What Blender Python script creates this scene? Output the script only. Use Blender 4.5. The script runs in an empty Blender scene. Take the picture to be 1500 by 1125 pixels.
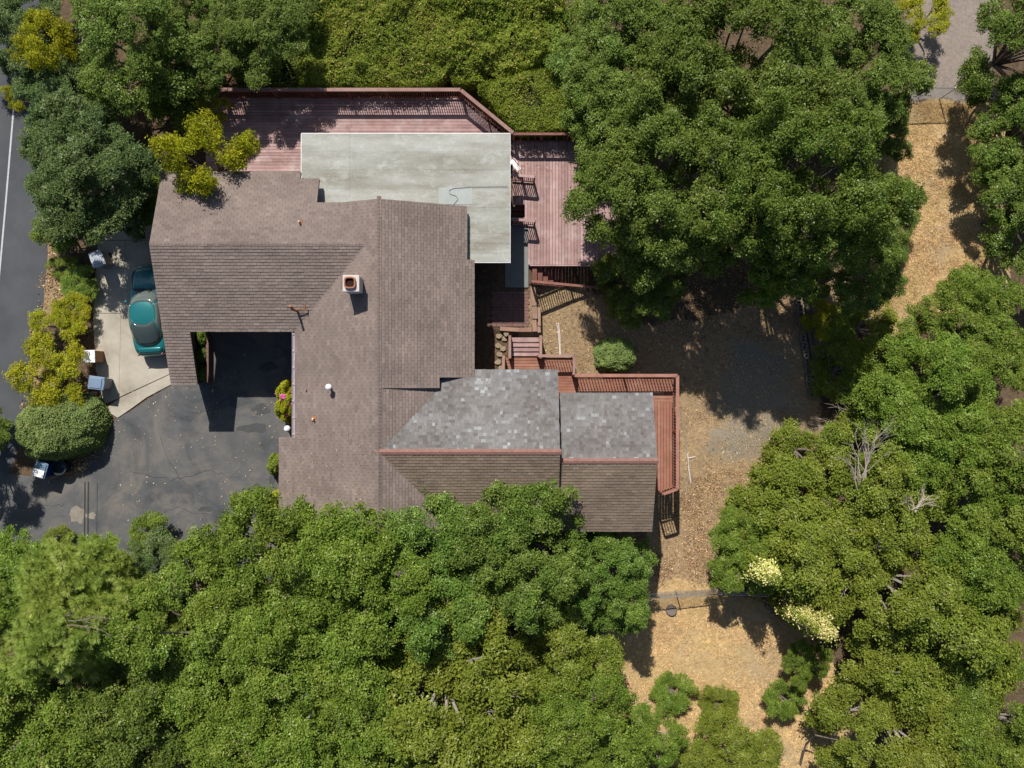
import bpy, bmesh, math, random
import numpy as np
from mathutils import Vector, Matrix

# ------------------------------------------------------------------ camera, sky, sun, exposure
S = bpy.context.scene
COL = S.collection
H, F = 36.2, 1040.0                       # camera height above the driveway (m), focal length in photo pixels
cam_d = bpy.data.cameras.new('camera'); cam = bpy.data.objects.new('camera', cam_d); COL.objects.link(cam)
cam.location = (0, 0, H); cam.rotation_euler = (0, 0, 0)
cam_d.sensor_fit = 'HORIZONTAL'; cam_d.sensor_width = 36.0; cam_d.lens = 36.0 * F / 1500.0
cam_d.clip_start = 0.5; cam_d.clip_end = 1500.0
S.camera = cam

SUN_EL = math.radians(47.5)
SUN_H = Vector((-0.265, 0.965, 0)).normalized()       # horizontal direction towards the sun
SUN_DIR = Vector((SUN_H.x * math.cos(SUN_EL), SUN_H.y * math.cos(SUN_EL), math.sin(SUN_EL)))
world = bpy.data.worlds.new('World'); S.world = world; world.use_nodes = True
wn = world.node_tree; wn.nodes.clear()
sky = wn.nodes.new('ShaderNodeTexSky'); sky.sky_type = 'NISHITA'; sky.sun_disc = False
sky.sun_elevation = SUN_EL; sky.sun_rotation = math.atan2(SUN_H.x, SUN_H.y)
bg = wn.nodes.new('ShaderNodeBackground'); bg.inputs['Strength'].default_value = 0.065
wo = wn.nodes.new('ShaderNodeOutputWorld')
wn.links.new(sky.outputs[0], bg.inputs[0]); wn.links.new(bg.outputs[0], wo.inputs[0])
sun_d = bpy.data.lights.new('sun', 'SUN'); sun_d.energy = 4.5; sun_d.angle = math.radians(0.55); sun_d.color = (1.0, 0.955, 0.88)
sun = bpy.data.objects.new('sun', sun_d); COL.objects.link(sun)
sun.location = (0, 0, 60); sun.rotation_euler = SUN_DIR.to_track_quat('Z', 'Y').to_euler()
S.view_settings.view_transform = 'Standard'; S.view_settings.look = 'None'
S.view_settings.exposure = 0.45; S.view_settings.gamma = 1.0; S.view_settings.use_curve_mapping = False
S.render.engine = 'CYCLES'
S.cycles.use_denoising = True
S.cycles.max_bounces = 6; S.cycles.diffuse_bounces = 3; S.cycles.glossy_bounces = 3
S.cycles.transmission_bounces = 4; S.cycles.transparent_max_bounces = 6
S.cycles.caustics_reflective = False; S.cycles.caustics_refractive = False

RNG = np.random.default_rng(7); random.seed(7)

# ------------------------------------------------------------------ helpers
def P(px, py, z=0.0):
    """photo pixel at a known height -> point of the place"""
    k = (H - z) / F
    return Vector(((px - 750.0) * k, (562.5 - py) * k, z))

def sstep(a, b, x):
    t = np.clip((x - a) / (b - a), 0, 1); return t * t * (3 - 2 * t)

def tag(o, label=None, cat=None, group=None, kind=None):
    if label: o['label'] = label
    if cat: o['category'] = cat
    if group: o['group'] = group
    if kind: o['kind'] = kind
    return o

def thing(name, label, cat, loc=(0, 0, 0), rz=0.0, group=None, kind=None):
    o = bpy.data.objects.new(name, None); o.empty_display_size = 0.3
    COL.objects.link(o); o.location = loc; o.rotation_euler = (0, 0, rz)
    return tag(o, label, cat, group, kind)

def link(name, me, parent=None, loc=(0, 0, 0), rot=(0, 0, 0), sc=(1, 1, 1), kind=None):
    o = bpy.data.objects.new(name, me); COL.objects.link(o)
    o.location = loc; o.rotation_euler = rot; o.scale = sc
    if parent is not None: o.parent = parent
    if kind: o['kind'] = kind
    return o

class MB:
    """collects boxes, tubes, polygons and builds them as ONE mesh"""
    def __init__(s): s.v = []; s.f = []; s.m = []; s.mi = 0
    def add(s, vs, fs):
        b = len(s.v); s.v += [tuple(v) for v in vs]; s.f += [tuple(i + b for i in f) for f in fs]; s.m += [s.mi] * len(fs)
    def box(s, c, d, R=None):
        x, y, z = d[0] / 2, d[1] / 2, d[2] / 2
        vs = [Vector(p) for p in ((-x,-y,-z),(x,-y,-z),(x,y,-z),(-x,y,-z),(-x,-y,z),(x,-y,z),(x,y,z),(-x,y,z))]
        if R is not None: vs = [R @ v for v in vs]
        vs = [v + Vector(c) for v in vs]
        s.add(vs, [(0,3,2,1),(4,5,6,7),(0,1,5,4),(1,2,6,5),(2,3,7,6),(3,0,4,7)])
    def bar(s, a, b, w, h):
        a, b = Vector(a), Vector(b); d = b - a; L = d.length; d.normalize()
        up = Vector((0, 0, 1)) if abs(d.z) < 0.95 else Vector((0, 1, 0))
        y = up.cross(d).normalized(); z = d.cross(y)
        R = Matrix((d, y, z)).transposed()
        s.box((a + b) / 2, (L, w, h), R)
    def tube(s, pts, rad, n=6, cap=True):
        pts = [Vector(p) for p in pts]
        if not hasattr(rad, '__len__'): rad = [rad] * len(pts)
        vs = []; prev = None
        for i, p in enumerate(pts):
            d = (pts[min(i + 1, len(pts) - 1)] - pts[max(i - 1, 0)]).normalized()
            if prev is None:
                a = Vector((0, 0, 1)) if abs(d.z) < 0.9 else Vector((1, 0, 0)); x = a.cross(d).normalized()
            else:
                x = (prev - d * prev.dot(d)).normalized()
            prev = x; y = d.cross(x)
            vs += [p + (x * math.cos(2 * math.pi * k / n) + y * math.sin(2 * math.pi * k / n)) * rad[i] for k in range(n)]
        fs = []
        for i in range(len(pts) - 1):
            for k in range(n):
                fs.append((i*n+k, i*n+(k+1)%n, (i+1)*n+(k+1)%n, (i+1)*n+k))
        if cap:
            fs.append(tuple(reversed(range(n)))); fs.append(tuple(range((len(pts)-1)*n, len(pts)*n)))
        s.add(vs, fs)
    def lathe(s, prof, c=(0, 0, 0), n=20):
        vs = [Vector(c) + Vector((r * math.cos(2*math.pi*k/n), r * math.sin(2*math.pi*k/n), z)) for r, z in prof for k in range(n)]
        fs = []
        for i in range(len(prof) - 1):
            for k in range(n):
                fs.append((i*n+k, i*n+(k+1)%n, (i+1)*n+(k+1)%n, (i+1)*n+k))
        if prof[0][0] > 1e-4: fs.append(tuple(reversed(range(n))))
        if prof[-1][0] > 1e-4: fs.append(tuple(range((len(prof)-1)*n, len(prof)*n)))
        s.add(vs, fs)
    def prism(s, poly, z0, z1):
        n = len(poly); a = sum(poly[i][0]*poly[(i+1)%n][1]-poly[(i+1)%n][0]*poly[i][1] for i in range(n))
        if a < 0: poly = poly[::-1]
        vs = [(p[0], p[1], z0) for p in poly] + [(p[0], p[1], z1) for p in poly]
        s.add(vs, [tuple(reversed(range(n))), tuple(range(n, 2*n))] + [(i, (i+1)%n, n+(i+1)%n, n+i) for i in range(n)])
    def mesh(s, name, mat, smooth=False):
        me = bpy.data.meshes.new(name); me.from_pydata(s.v, [], s.f); me.update()
        for m in (mat if isinstance(mat, (list, tuple)) else [mat]): me.materials.append(m)
        if isinstance(mat, (list, tuple)): me.polygons.foreach_set('material_index', s.m)
        if smooth: me.polygons.foreach_set('use_smooth', [True] * len(me.polygons))
        return me
    def build(s, name, mat, parent=None, smooth=False, loc=(0,0,0), rot=(0,0,0), kind=None, bevel=0):
        o = link(name, s.mesh(name, mat, smooth), parent, loc, rot, kind=kind)
        if bevel:
            b = o.modifiers.new('bevel', 'BEVEL'); b.width = bevel; b.segments = 2; b.limit_method = 'ANGLE'
        return o

_unit = {}
def unit_box(mat):
    """one bevel-edged unit box per material, its mesh shared by every plank, baluster and post made of it"""
    if mat.name not in _unit:
        m = MB(); m.box((0, 0, 0), (1, 1, 1)); _unit[mat.name] = m.mesh('piece_' + mat.name, mat)
    return _unit[mat.name]
def piece(name, mat, c, d, parent, rot=(0, 0, 0)):
    return link(name, unit_box(mat), parent, c, rot, d)
def bar_piece(name, mat, a, b, w, h, parent):
    a, b = Vector(a), Vector(b); d = b - a; L = d.length; d.normalize()
    up = Vector((0, 0, 1)) if abs(d.z) < 0.95 else Vector((0, 1, 0))
    y = up.cross(d).normalized(); z = d.cross(y)
    return link(name, unit_box(mat), parent, (a + b) / 2, Matrix((d, y, z)).transposed().to_euler(), (L, w, h))

def np_mesh(name, V, Fq, mat, attrs=None, smooth=False):
    """V (n,3) and quads or triangles (m,k) as one mesh; attrs: face float attributes"""
    me = bpy.data.meshes.new(name); k = Fq.shape[1]
    me.vertices.add(len(V)); me.vertices.foreach_set('co', np.ascontiguousarray(V, np.float32).ravel())
    me.loops.add(Fq.size); me.loops.foreach_set('vertex_index', np.ascontiguousarray(Fq, np.int32).ravel())
    me.polygons.add(len(Fq)); me.polygons.foreach_set('loop_start', np.arange(0, Fq.size, k, dtype=np.int32))
    me.polygons.foreach_set('loop_total', np.full(len(Fq), k, np.int32))
    for an, arr in (attrs or {}).items():
        at = me.attributes.new(an, 'FLOAT', 'FACE'); at.data.foreach_set('value', np.ascontiguousarray(arr, np.float32))
    me.polygons.foreach_set('use_smooth', np.full(len(Fq), bool(smooth)))
    me.materials.append(mat); me.update(calc_edges=True); me.validate()
    return me

# value noise in numpy for shapes and masks
_perm = RNG.random((256, 256))
def vnoise(x, y):
    xi = np.floor(x).astype(int); yi = np.floor(y).astype(int); fx = x - xi; fy = y - yi
    fx = fx*fx*(3-2*fx); fy = fy*fy*(3-2*fy)
    g = lambda a, b: _perm[a % 256, b % 256]
    return (g(xi,yi)*(1-fx)+g(xi+1,yi)*fx)*(1-fy)+(g(xi,yi+1)*(1-fx)+g(xi+1,yi+1)*fx)*fy
def fbm(x, y, o=4):
    s = 0; a = 0.5
    for i in range(o): s = s + a * vnoise(x * 2**i + 17*i, y * 2**i + 31*i); a *= 0.5
    return s / (1 - 0.5**o)
def inpoly(poly, X, Y):
    r = np.zeros(X.shape, bool); n = len(poly); j = n - 1
    for i in range(n):
        xi, yi = poly[i][0], poly[i][1]; xj, yj = poly[j][0], poly[j][1]
        c = ((yi > Y) != (yj > Y)) & (X < (xj - xi) * (Y - yi) / (yj - yi + 1e-12) + xi); r ^= c; j = i
    return r

# ------------------------------------------------------------------ materials
class NT:
    def __init__(s, name):
        s.m = bpy.data.materials.new(name); s.m.use_nodes = True; s.t = s.m.node_tree; s.t.nodes.clear()
        s.out = s.n('ShaderNodeOutputMaterial')
    def n(s, ty, **kw):
        nd = s.t.nodes.new(ty)
        for k, v in kw.items(): setattr(nd, k, v)
        return nd
    def l(s, a, b): s.t.links.new(a, b)
    def val(s, sock, v):
        if hasattr(v, 'is_output') or isinstance(v, bpy.types.NodeSocket): s.l(v, sock)
        else: sock.default_value = v
    def noise(s, scale, detail=4, rough=0.55, vec=None, dist=0.0):
        nd = s.n('ShaderNodeTexNoise'); nd.inputs['Scale'].default_value = scale; nd.inputs['Detail'].default_value = detail
        nd.inputs['Roughness'].default_value = rough; nd.inputs['Distortion'].default_value = dist
        if vec is not None: s.l(vec, nd.inputs['Vector'])
        return nd.outputs['Fac']
    def ramp(s, fac, stops, interp='LINEAR'):
        nd = s.n('ShaderNodeValToRGB'); nd.color_ramp.interpolation = interp
        e = nd.color_ramp.elements
        while len(e) < len(stops): e.new(0.5)
        for i, (p, c) in enumerate(stops):
            e[i].position = p; e[i].color = (c[0], c[1], c[2], 1) if hasattr(c, '__len__') else (c, c, c, 1)
        s.l(fac, nd.inputs[0]); return nd.outputs[0]
    def mix(s, fac, a, b, mode='MIX'):
        nd = s.n('ShaderNodeMix', data_type='RGBA', blend_type=mode)
        s.val(nd.inputs[0], fac)
        for i, v in ((6, a), (7, b)):
            if isinstance(v, bpy.types.NodeSocket): s.l(v, nd.inputs[i])
            else: nd.inputs[i].default_value = (v[0], v[1], v[2], 1)
        return nd.outputs[2]
    def math(s, op, a, b=0.0, clamp=False):
        nd = s.n('ShaderNodeMath', operation=op, use_clamp=clamp); s.val(nd.inputs[0], a); s.val(nd.inputs[1], b); return nd.outputs[0]
    def gain(s, col, fac):
        nd = s.n('ShaderNodeVectorMath', operation='SCALE'); s.l(col, nd.inputs[0]); s.val(nd.inputs['Scale'], fac); return nd.outputs[0]
    def attr(s, name): return s.n('ShaderNodeAttribute', attribute_name=name).outputs['Fac']
    def pos(s): return s.n('ShaderNodeNewGeometry').outputs['Position']
    def obj(s): return s.n('ShaderNodeTexCoord').outputs['Object']
    def rnd(s): return s.n('ShaderNodeObjectInfo').outputs['Random']
    def mapping(s, vec, scale):
        nd = s.n('ShaderNodeMapping'); nd.inputs['Scale'].default_value = scale; s.l(vec, nd.inputs['Vector']); return nd.outputs[0]
    def bsdf(s, color, rough=0.8, spec=0.3, bump=None, bstr=0.3, bdist=0.02, **kw):
        b = s.n('ShaderNodeBsdfPrincipled')
        if isinstance(color, bpy.types.NodeSocket): s.l(color, b.inputs['Base Color'])
        else: b.inputs['Base Color'].default_value = (*color, 1)
        s.val(b.inputs['Roughness'], rough); b.inputs['Specular IOR Level'].default_value = spec
        for k, v in kw.items(): b.inputs[k.replace('_', ' ')].default_value = v
        if bump is not None:
            bn = s.n('ShaderNodeBump'); bn.inputs['Strength'].default_value = bstr; bn.inputs['Distance'].default_value = bdist
            s.l(bump, bn.inputs['Height']); s.l(bn.outputs[0], b.inputs['Normal'])
        s.b = b; s.l(b.outputs[0], s.out.inputs[0]); return s.m

def m_simple(name, col, rough=0.6, spec=0.3, var=0.25, scale=3.0, **kw):
    t = NT(name); n = t.noise(scale, 5, 0.6, t.pos())
    c = t.mix(n, [v * (1 - var) for v in col], [v * (1 + var) for v in col])
    return t.bsdf(c, rough, spec, **kw)

def m_shingle(name, dark, light, extra=None, lo=0.3, hi=0.75, grain=0.5):
    t = NT(name); a = t.attr('shade'); p = t.pos()
    c = t.ramp(a, [(0.0, dark), (1.0, light)] if extra is None else [(0.0, dark), (lo, light), (hi, extra[0]), (1.0, extra[1])])
    big = t.noise(0.45, 5, 0.6, p); c = t.mix(1.0, c, t.ramp(big, [(0.28, 0.80), (0.72, 1.15)]), 'MULTIPLY')
    fine = t.noise(38, 2, 0.7, p); c = t.mix(grain, c, t.ramp(fine, [(0.25, 0.55), (0.75, 1.4)]), 'MULTIPLY')
    return t.bsdf(c, 0.92, 0.15, bump=fine, bstr=0.35, bdist=0.01)

def m_wood(name, a, b, wear=(0.3, 0.22, 0.2), wearamt=0.35):
    t = NT(name); o = t.obj(); r = t.rnd()
    base = t.mix(r, a, b)
    gv = t.n('ShaderNodeVectorMath', operation='ADD'); t.l(t.mapping(o, (3, 14, 14)), gv.inputs[0])
    cmb = t.n('ShaderNodeCombineXYZ'); t.l(t.math('MULTIPLY', r, 91.0), cmb.inputs[0]); t.l(cmb.outputs[0], gv.inputs[1])
    g = t.noise(1.0, 4, 0.6, gv.outputs[0])
    c = t.mix(1.0, base, t.ramp(g, [(0.3, 0.72), (0.7, 1.15)]), 'MULTIPLY')
    w = t.noise(0.9, 5, 0.65, t.pos())
    c = t.mix(t.math('MULTIPLY', t.ramp(w, [(0.48, 0.0), (0.72, 1.0)]), wearamt), c, wear)
    d = t.noise(2.2, 5, 0.7, t.mapping(t.pos(), (1, 1, 1)))
    c = t.mix(0.55, c, t.ramp(d, [(0.3, 0.6), (0.62, 1.1)]), 'MULTIPLY')
    return t.bsdf(c, 0.75, 0.25, bump=g, bstr=0.2, bdist=0.005)

def m_leaf(name, stops, transl=0.30, rough=0.6, var=0.22, spec=0.2, brown=0.5):
    """leaf colour: a face attribute per leaf, a shift per plant"""
    t = NT(name); a = t.attr('shade'); r = t.rnd()
    c = t.ramp(a, stops)
    hs = t.n('ShaderNodeHueSaturation'); t.l(c, hs.inputs['Color'])
    pw = t.pos(); nz = t.noise(0.55, 3, 0.6, pw); nf = t.noise(2.6, 2, 0.6, pw)
    t.l(t.math('ADD', t.math('ADD', t.math('MULTIPLY', r, 0.014), 0.492), t.math('MULTIPLY', t.math('SUBTRACT', nz, 0.5), 0.055)), hs.inputs['Hue'])
    vv = t.math('ADD', t.math('MULTIPLY', r, var), 1.30 - var / 2)
    vv = t.math('MULTIPLY', vv, t.math('ADD', t.math('MULTIPLY', nf, 0.9), 0.56))
    t.l(vv, hs.inputs['Value'])
    c = hs.outputs[0]
    if brown: c = t.mix(t.ramp(t.noise(1.3, 4, 0.7, pw), [(0.63, 0.0), (0.74, brown)]), c, (0.22, 0.155, 0.075))
    b = t.n('ShaderNodeBsdfPrincipled'); t.l(c, b.inputs['Base Color']); b.inputs['Roughness'].default_value = rough
    b.inputs['Specular IOR Level'].default_value = spec
    tr = t.n('ShaderNodeBsdfTranslucent'); t.l(t.gain(c, 1.5), tr.inputs['Color'])
    mx = t.n('ShaderNodeMixShader'); mx.inputs[0].default_value = transl
    t.l(b.outputs[0], mx.inputs[1]); t.l(tr.outputs[0], mx.inputs[2]); t.l(mx.outputs[0], t.out.inputs[0])
    return t.m

M = {}
M['roof'] = m_shingle('brown_shingle', (0.150, 0.118, 0.103), (0.245, 0.194, 0.170))
M['roof_new'] = m_shingle('grey_shingle', (0.12, 0.108, 0.103), (0.178, 0.170, 0.166), ((0.200, 0.197, 0.195), (0.31, 0.32, 0.325)), 0.5, 0.78)
M['roof_back'] = m_shingle('dark_brown_shingle', (0.13, 0.10, 0.076), (0.225, 0.172, 0.128))
M['ridge'] = m_simple('ridge_tile', (0.235, 0.128, 0.105), 0.85, 0.2, 0.4, 6)
M['fascia'] = m_simple('fascia_paint', (0.10, 0.062, 0.052), 0.7, 0.25)
M['wall'] = m_simple('wall_stain', (0.15, 0.10, 0.08), 0.85, 0.2, 0.2, 2)
M['trim'] = m_simple('white_trim', (0.72, 0.71, 0.68), 0.5, 0.35, 0.12)
M['gutter'] = m_simple('gutter_metal', (0.56, 0.48, 0.53), 0.4, 0.5, 0.15)
M['glass'] = NT('window_glass').bsdf((0.02, 0.025, 0.03), 0.05, 0.6)
M['deck'] = m_wood('red_deck_stain', (0.30, 0.185, 0.172), (0.45, 0.295, 0.28), (0.52, 0.41, 0.39), 0.65)
M['deck_dark'] = m_wood('red_rail_stain', (0.15, 0.06, 0.048), (0.22, 0.092, 0.072), (0.25, 0.16, 0.13), 0.3)
M['rail_cap'] = m_wood('faded_rail_cap', (0.27, 0.155, 0.13), (0.34, 0.21, 0.18), (0.36, 0.27, 0.24), 0.5)
M['deck_orange'] = m_wood('orange_deck_stain', (0.255, 0.108, 0.07), (0.345, 0.158, 0.108), (0.38, 0.23, 0.18), 0.45)
M['rail_orange'] = m_wood('orange_rail_stain', (0.33, 0.15, 0.11), (0.38, 0.18, 0.135), (0.4, 0.24, 0.2), 0.3)
M['timber'] = m_wood('landscape_timber', (0.27, 0.155, 0.11), (0.35, 0.21, 0.15), (0.3, 0.24, 0.18), 0.6)
M['old_timber'] = m_wood('grey_timber', (0.12, 0.095, 0.08), (0.2, 0.165, 0.14), (0.25, 0.22, 0.2), 0.6)
M['stone'] = m_simple('stone', (0.26, 0.2, 0.14), 0.9, 0.2, 0.4, 7)
M['block'] = m_simple('cinder_block', (0.23, 0.2, 0.17), 0.95, 0.15, 0.3, 9)
M['brickpath'] = m_simple('path_brick', (0.17, 0.10, 0.085), 0.9, 0.2, 0.4, 5)
M['bark'] = m_simple('bark', (0.15, 0.12, 0.10), 0.95, 0.15, 0.4, 6)
M['bark_pale'] = m_simple('pale_bark', (0.24, 0.205, 0.18), 0.9, 0.2, 0.4, 6)
M['twig'] = m_simple('dead_twig', (0.42, 0.35, 0.30), 0.9, 0.2, 0.35, 8)
M['pvc'] = m_simple('white_pipe', (0.78, 0.72, 0.74), 0.45, 0.4, 0.08)
M['metal'] = m_simple('galvanised_steel', (0.45, 0.47, 0.5), 0.35, 0.5, 0.15, Metallic=0.7)
M['rust'] = m_simple('rusty_metal', (0.33, 0.13, 0.055), 0.85, 0.3, 0.5, 12)
M['white_metal'] = m_simple('white_metal', (0.8, 0.79, 0.76), 0.4, 0.4, 0.06)
M['chimney'] = m_simple('pale_render', (0.52, 0.47, 0.44), 0.9, 0.2, 0.25, 7)
M['flue'] = m_simple('clay_flue', (0.30, 0.13, 0.08), 0.9, 0.2, 0.4, 9)
M['flue_dark'] = m_simple('flue_dark', (0.03, 0.016, 0.012), 0.95, 0.1)
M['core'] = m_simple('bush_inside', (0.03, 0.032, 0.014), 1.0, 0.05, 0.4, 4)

t = NT('flat_roofing'); p = t.pos()
c = t.mix(t.rnd(), (0.325, 0.328, 0.292), (0.38, 0.38, 0.345))
st = t.noise(0.55, 7, 0.62, t.mapping(p, (0.45, 2.0, 1))); c = t.mix(t.ramp(st, [(0.42, 0.0), (0.66, 0.85)]), c, (0.205, 0.19, 0.15))
st2 = t.noise(1.7, 6, 0.7, t.mapping(p, (1, 1.5, 1))); c = t.mix(t.ramp(st2, [(0.5, 0.0), (0.78, 0.7)]), c, (0.47, 0.49, 0.46))
st3 = t.noise(9, 4, 0.7, p); c = t.mix(0.5, c, t.ramp(st3, [(0.3, 0.8), (0.7, 1.12)]), 'MULTIPLY')
M['flat'] = t.bsdf(c, 0.85, 0.2, bump=st3, bstr=0.1)

t = NT('concrete'); p = t.pos()
c = t.ramp(t.noise(0.8, 7, 0.65, p), [(0.25, (0.25, 0.22, 0.172)), (0.5, (0.37, 0.335, 0.272)), (0.72, (0.45, 0.415, 0.345))])
fn = t.noise(30, 3, 0.7, p); c = t.mix(0.5, c, t.ramp(fn, [(0.3, 0.85), (0.7, 1.1)]), 'MULTIPLY')
M['concrete'] = t.bsdf(c, 0.9, 0.2, bump=fn, bstr=0.15, bdist=0.01)

t = NT('old_asphalt'); p = t.pos()
c = t.ramp(t.noise(0.33, 8, 0.66, p, 0.8), [(0.30, (0.040, 0.044, 0.050)), (0.44, (0.078, 0.081, 0.085)), (0.56, (0.112, 0.110, 0.108)), (0.70, (0.070, 0.076, 0.084)), (0.85, (0.12, 0.122, 0.125))])
br = t.noise(0.5, 6, 0.7, p, 1.0); c = t.mix(t.ramp(br, [(0.50, 0.0), (0.72, 0.75)]), c, (0.185, 0.16, 0.135))
fn = t.noise(45, 2, 0.8, p); c = t.mix(0.7, c, t.ramp(fn, [(0.25, 0.6), (0.75, 1.35)]), 'MULTIPLY')
M['asphalt'] = t.bsdf(c, 0.9, 0.2, bump=fn, bstr=0.3, bdist=0.01)
t = NT('road_asphalt'); p = t.pos()
c = t.ramp(t.noise(0.5, 6, 0.6, p), [(0.3, (0.056, 0.060, 0.067)), (0.7, (0.084, 0.088, 0.094))])
fn = t.noise(45, 2, 0.8, p); c = t.mix(0.6, c, t.ramp(fn, [(0.25, 0.7), (0.75, 1.25)]), 'MULTIPLY')
M['road'] = t.bsdf(c, 0.88, 0.2, bump=fn, bstr=0.25, bdist=0.01)
M['tar_and_shadow'] = m_simple('tar_and_shadow', (0.032, 0.033, 0.036), 0.6, 0.3, 0.3)
M['patch_dark'] = m_simple('asphalt_patch', (0.065, 0.066, 0.068), 0.85, 0.2, 0.35, 4)
M['patch_light'] = m_simple('worn_asphalt', (0.22, 0.195, 0.16), 0.9, 0.2, 0.4, 3)
M['marking'] = m_simple('worn_road_paint', (0.42, 0.43, 0.43), 0.7, 0.3, 0.4, 5)

# ground: soil, straw, gravel and mulch mixed by masks stored on the terrain
t = NT('ground_soil'); p = t.pos()
n1 = t.noise(0.6, 8, 0.65, p); n2 = t.noise(5, 6, 0.7, p); n3 = t.noise(26, 3, 0.75, p)
soil = t.ramp(n2, [(0.3, (0.065, 0.043, 0.027)), (0.55, (0.12, 0.082, 0.052)), (0.75, (0.20, 0.14, 0.085))])
mulch = t.ramp(n2, [(0.28, (0.18, 0.12, 0.07)), (0.5, (0.29, 0.205, 0.12)), (0.72, (0.40, 0.285, 0.165))])
straw = t.ramp(n2, [(0.28, (0.30, 0.20, 0.095)), (0.5, (0.45, 0.315, 0.155)), (0.75, (0.56, 0.42, 0.23))])
worn = t.noise(0.33, 5, 0.6, p); straw = t.mix(t.ramp(worn, [(0.48, 0.0), (0.66, 0.75)]), straw, (0.30, 0.235, 0.155))
grav = t.ramp(n3, [(0.3, (0.165, 0.138, 0.10)), (0.6, (0.25, 0.212, 0.158)), (0.8, (0.34, 0.29, 0.22))])
path = t.ramp(n2, [(0.3, (0.20, 0.165, 0.145)), (0.7, (0.30, 0.25, 0.215))])
edge = t.math('MULTIPLY', t.math('SUBTRACT', n1, 0.5), 1.5)
edge2 = t.math('ADD', edge, t.math('MULTIPLY', t.math('SUBTRACT', n2, 0.5), 0.9))
c = soil
for nm, lay in (('mulch', mulch), ('straw', straw), ('gravel', grav), ('path', path)):
    f = t.ramp(t.math('ADD', t.attr(nm), edge2), [(0.35, 0.0), (0.65, 1.0)])
    c = t.mix(f, c, lay)
c = t.mix(0.8, c, t.ramp(n3, [(0.25, 0.6), (0.75, 1.35)]), 'MULTIPLY')
M['ground'] = t.bsdf(c, 0.95, 0.12, bump=n3, bstr=0.5, bdist=0.03)

M['oak'] = m_leaf('oak_leaf', [(0.0, (0.060, 0.098, 0.010)), (0.45, (0.120, 0.178, 0.020)), (0.8, (0.185, 0.245, 0.042)), (1.0, (0.30, 0.33, 0.13))])
M['oak_cool'] = m_leaf('cool_oak_leaf', [(0.0, (0.050, 0.088, 0.011)), (0.45, (0.102, 0.158, 0.022)), (0.8, (0.165, 0.225, 0.048)), (1.0, (0.28, 0.32, 0.14))])
M['oak_dark'] = m_leaf('dark_oak_leaf', [(0.0, (0.050, 0.080, 0.011)), (0.5, (0.108, 0.156, 0.022)), (0.85, (0.182, 0.235, 0.052)), (1.0, (0.30, 0.34, 0.17))])
M['bay'] = m_leaf('bay_leaf', [(0.0, (0.046, 0.076, 0.020)), (0.5, (0.092, 0.138, 0.038)), (0.85, (0.150, 0.200, 0.072)), (1.0, (0.26, 0.30, 0.18))])
M['olive'] = m_leaf('olive_leaf', [(0.0, (0.080, 0.104, 0.010)), (0.5, (0.145, 0.180, 0.020)), (0.85, (0.205, 0.240, 0.045)), (1.0, (0.30, 0.31, 0.14))])
M['yellow'] = m_leaf('yellow_green_leaf', [(0.0, (0.14, 0.155, 0.006)), (0.5, (0.26, 0.265, 0.010)), (0.85, (0.36, 0.35, 0.020)), (1.0, (0.46, 0.44, 0.12))], 0.32)
M['pine'] = m_leaf('pine_needle', [(0.0, (0.145, 0.190, 0.030)), (0.5, (0.25, 0.305, 0.065)), (0.85, (0.34, 0.385, 0.115)), (1.0, (0.43, 0.45, 0.20))], 0.4)
M['hedge'] = m_leaf('hedge_leaf', [(0.0, (0.060, 0.092, 0.008)), (0.4, (0.125, 0.170, 0.014)), (0.75, (0.20, 0.235, 0.028)), (0.92, (0.29, 0.285, 0.06)), (1.0, (0.52, 0.40, 0.16))])
M['clipped'] = m_leaf('clipped_shrub_leaf', [(0.0, (0.085, 0.120, 0.030)), (0.45, (0.155, 0.205, 0.060)), (0.85, (0.225, 0.270, 0.095)), (1.0, (0.31, 0.31, 0.14))])
M['flower_y'] = m_leaf('pale_yellow_bloom', [(0.0, (0.30, 0.30, 0.06)), (0.5, (0.48, 0.46, 0.15)), (1.0, (0.62, 0.58, 0.30))], 0.2, brown=0)
M['flower_p'] = m_leaf('pink_bloom', [(0.0, (0.45, 0.04, 0.26)), (1.0, (0.60, 0.14, 0.40))], 0.2, brown=0)
M['dry'] = m_leaf('dry_leaf', [(0.0, (0.10, 0.055, 0.028)), (0.5, (0.26, 0.165, 0.085)), (0.9, (0.44, 0.32, 0.18)), (1.0, (0.6, 0.5, 0.34))], 0.05, 0.8)
M['straw'] = m_leaf('straw_blade', [(0.0, (0.28, 0.18, 0.08)), (0.5, (0.48, 0.34, 0.165)), (1.0, (0.64, 0.5, 0.28))], 0.05, 0.8)

# ------------------------------------------------------------------ terrain
def tz(x, y):
    x = np.asarray(x, float); y = np.asarray(y, float)
    z = -2.3 * sstep(-1.0, 9.5, x)
    z = z - 1.2 * sstep(12, 40, x)
    m = sstep(-2.4, -1.9, x) * (1 - sstep(0.95, 1.35, x)) * sstep(2.35, 2.75, y) * (1 - sstep(7.2, 8.2, y))
    z = z * (1 - m) + 0.27 * m
    und = (fbm(x * 0.5 + 40, y * 0.5 + 40, 3) - 0.5) * 0.30
    w = sstep(1.6, 3.5, x) + (1 - sstep(-23.5, -21.5, x)) * 0.0
    return z + und * w
def tzf(x, y): return float(tz(np.array([x]), np.array([y]))[0])

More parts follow.
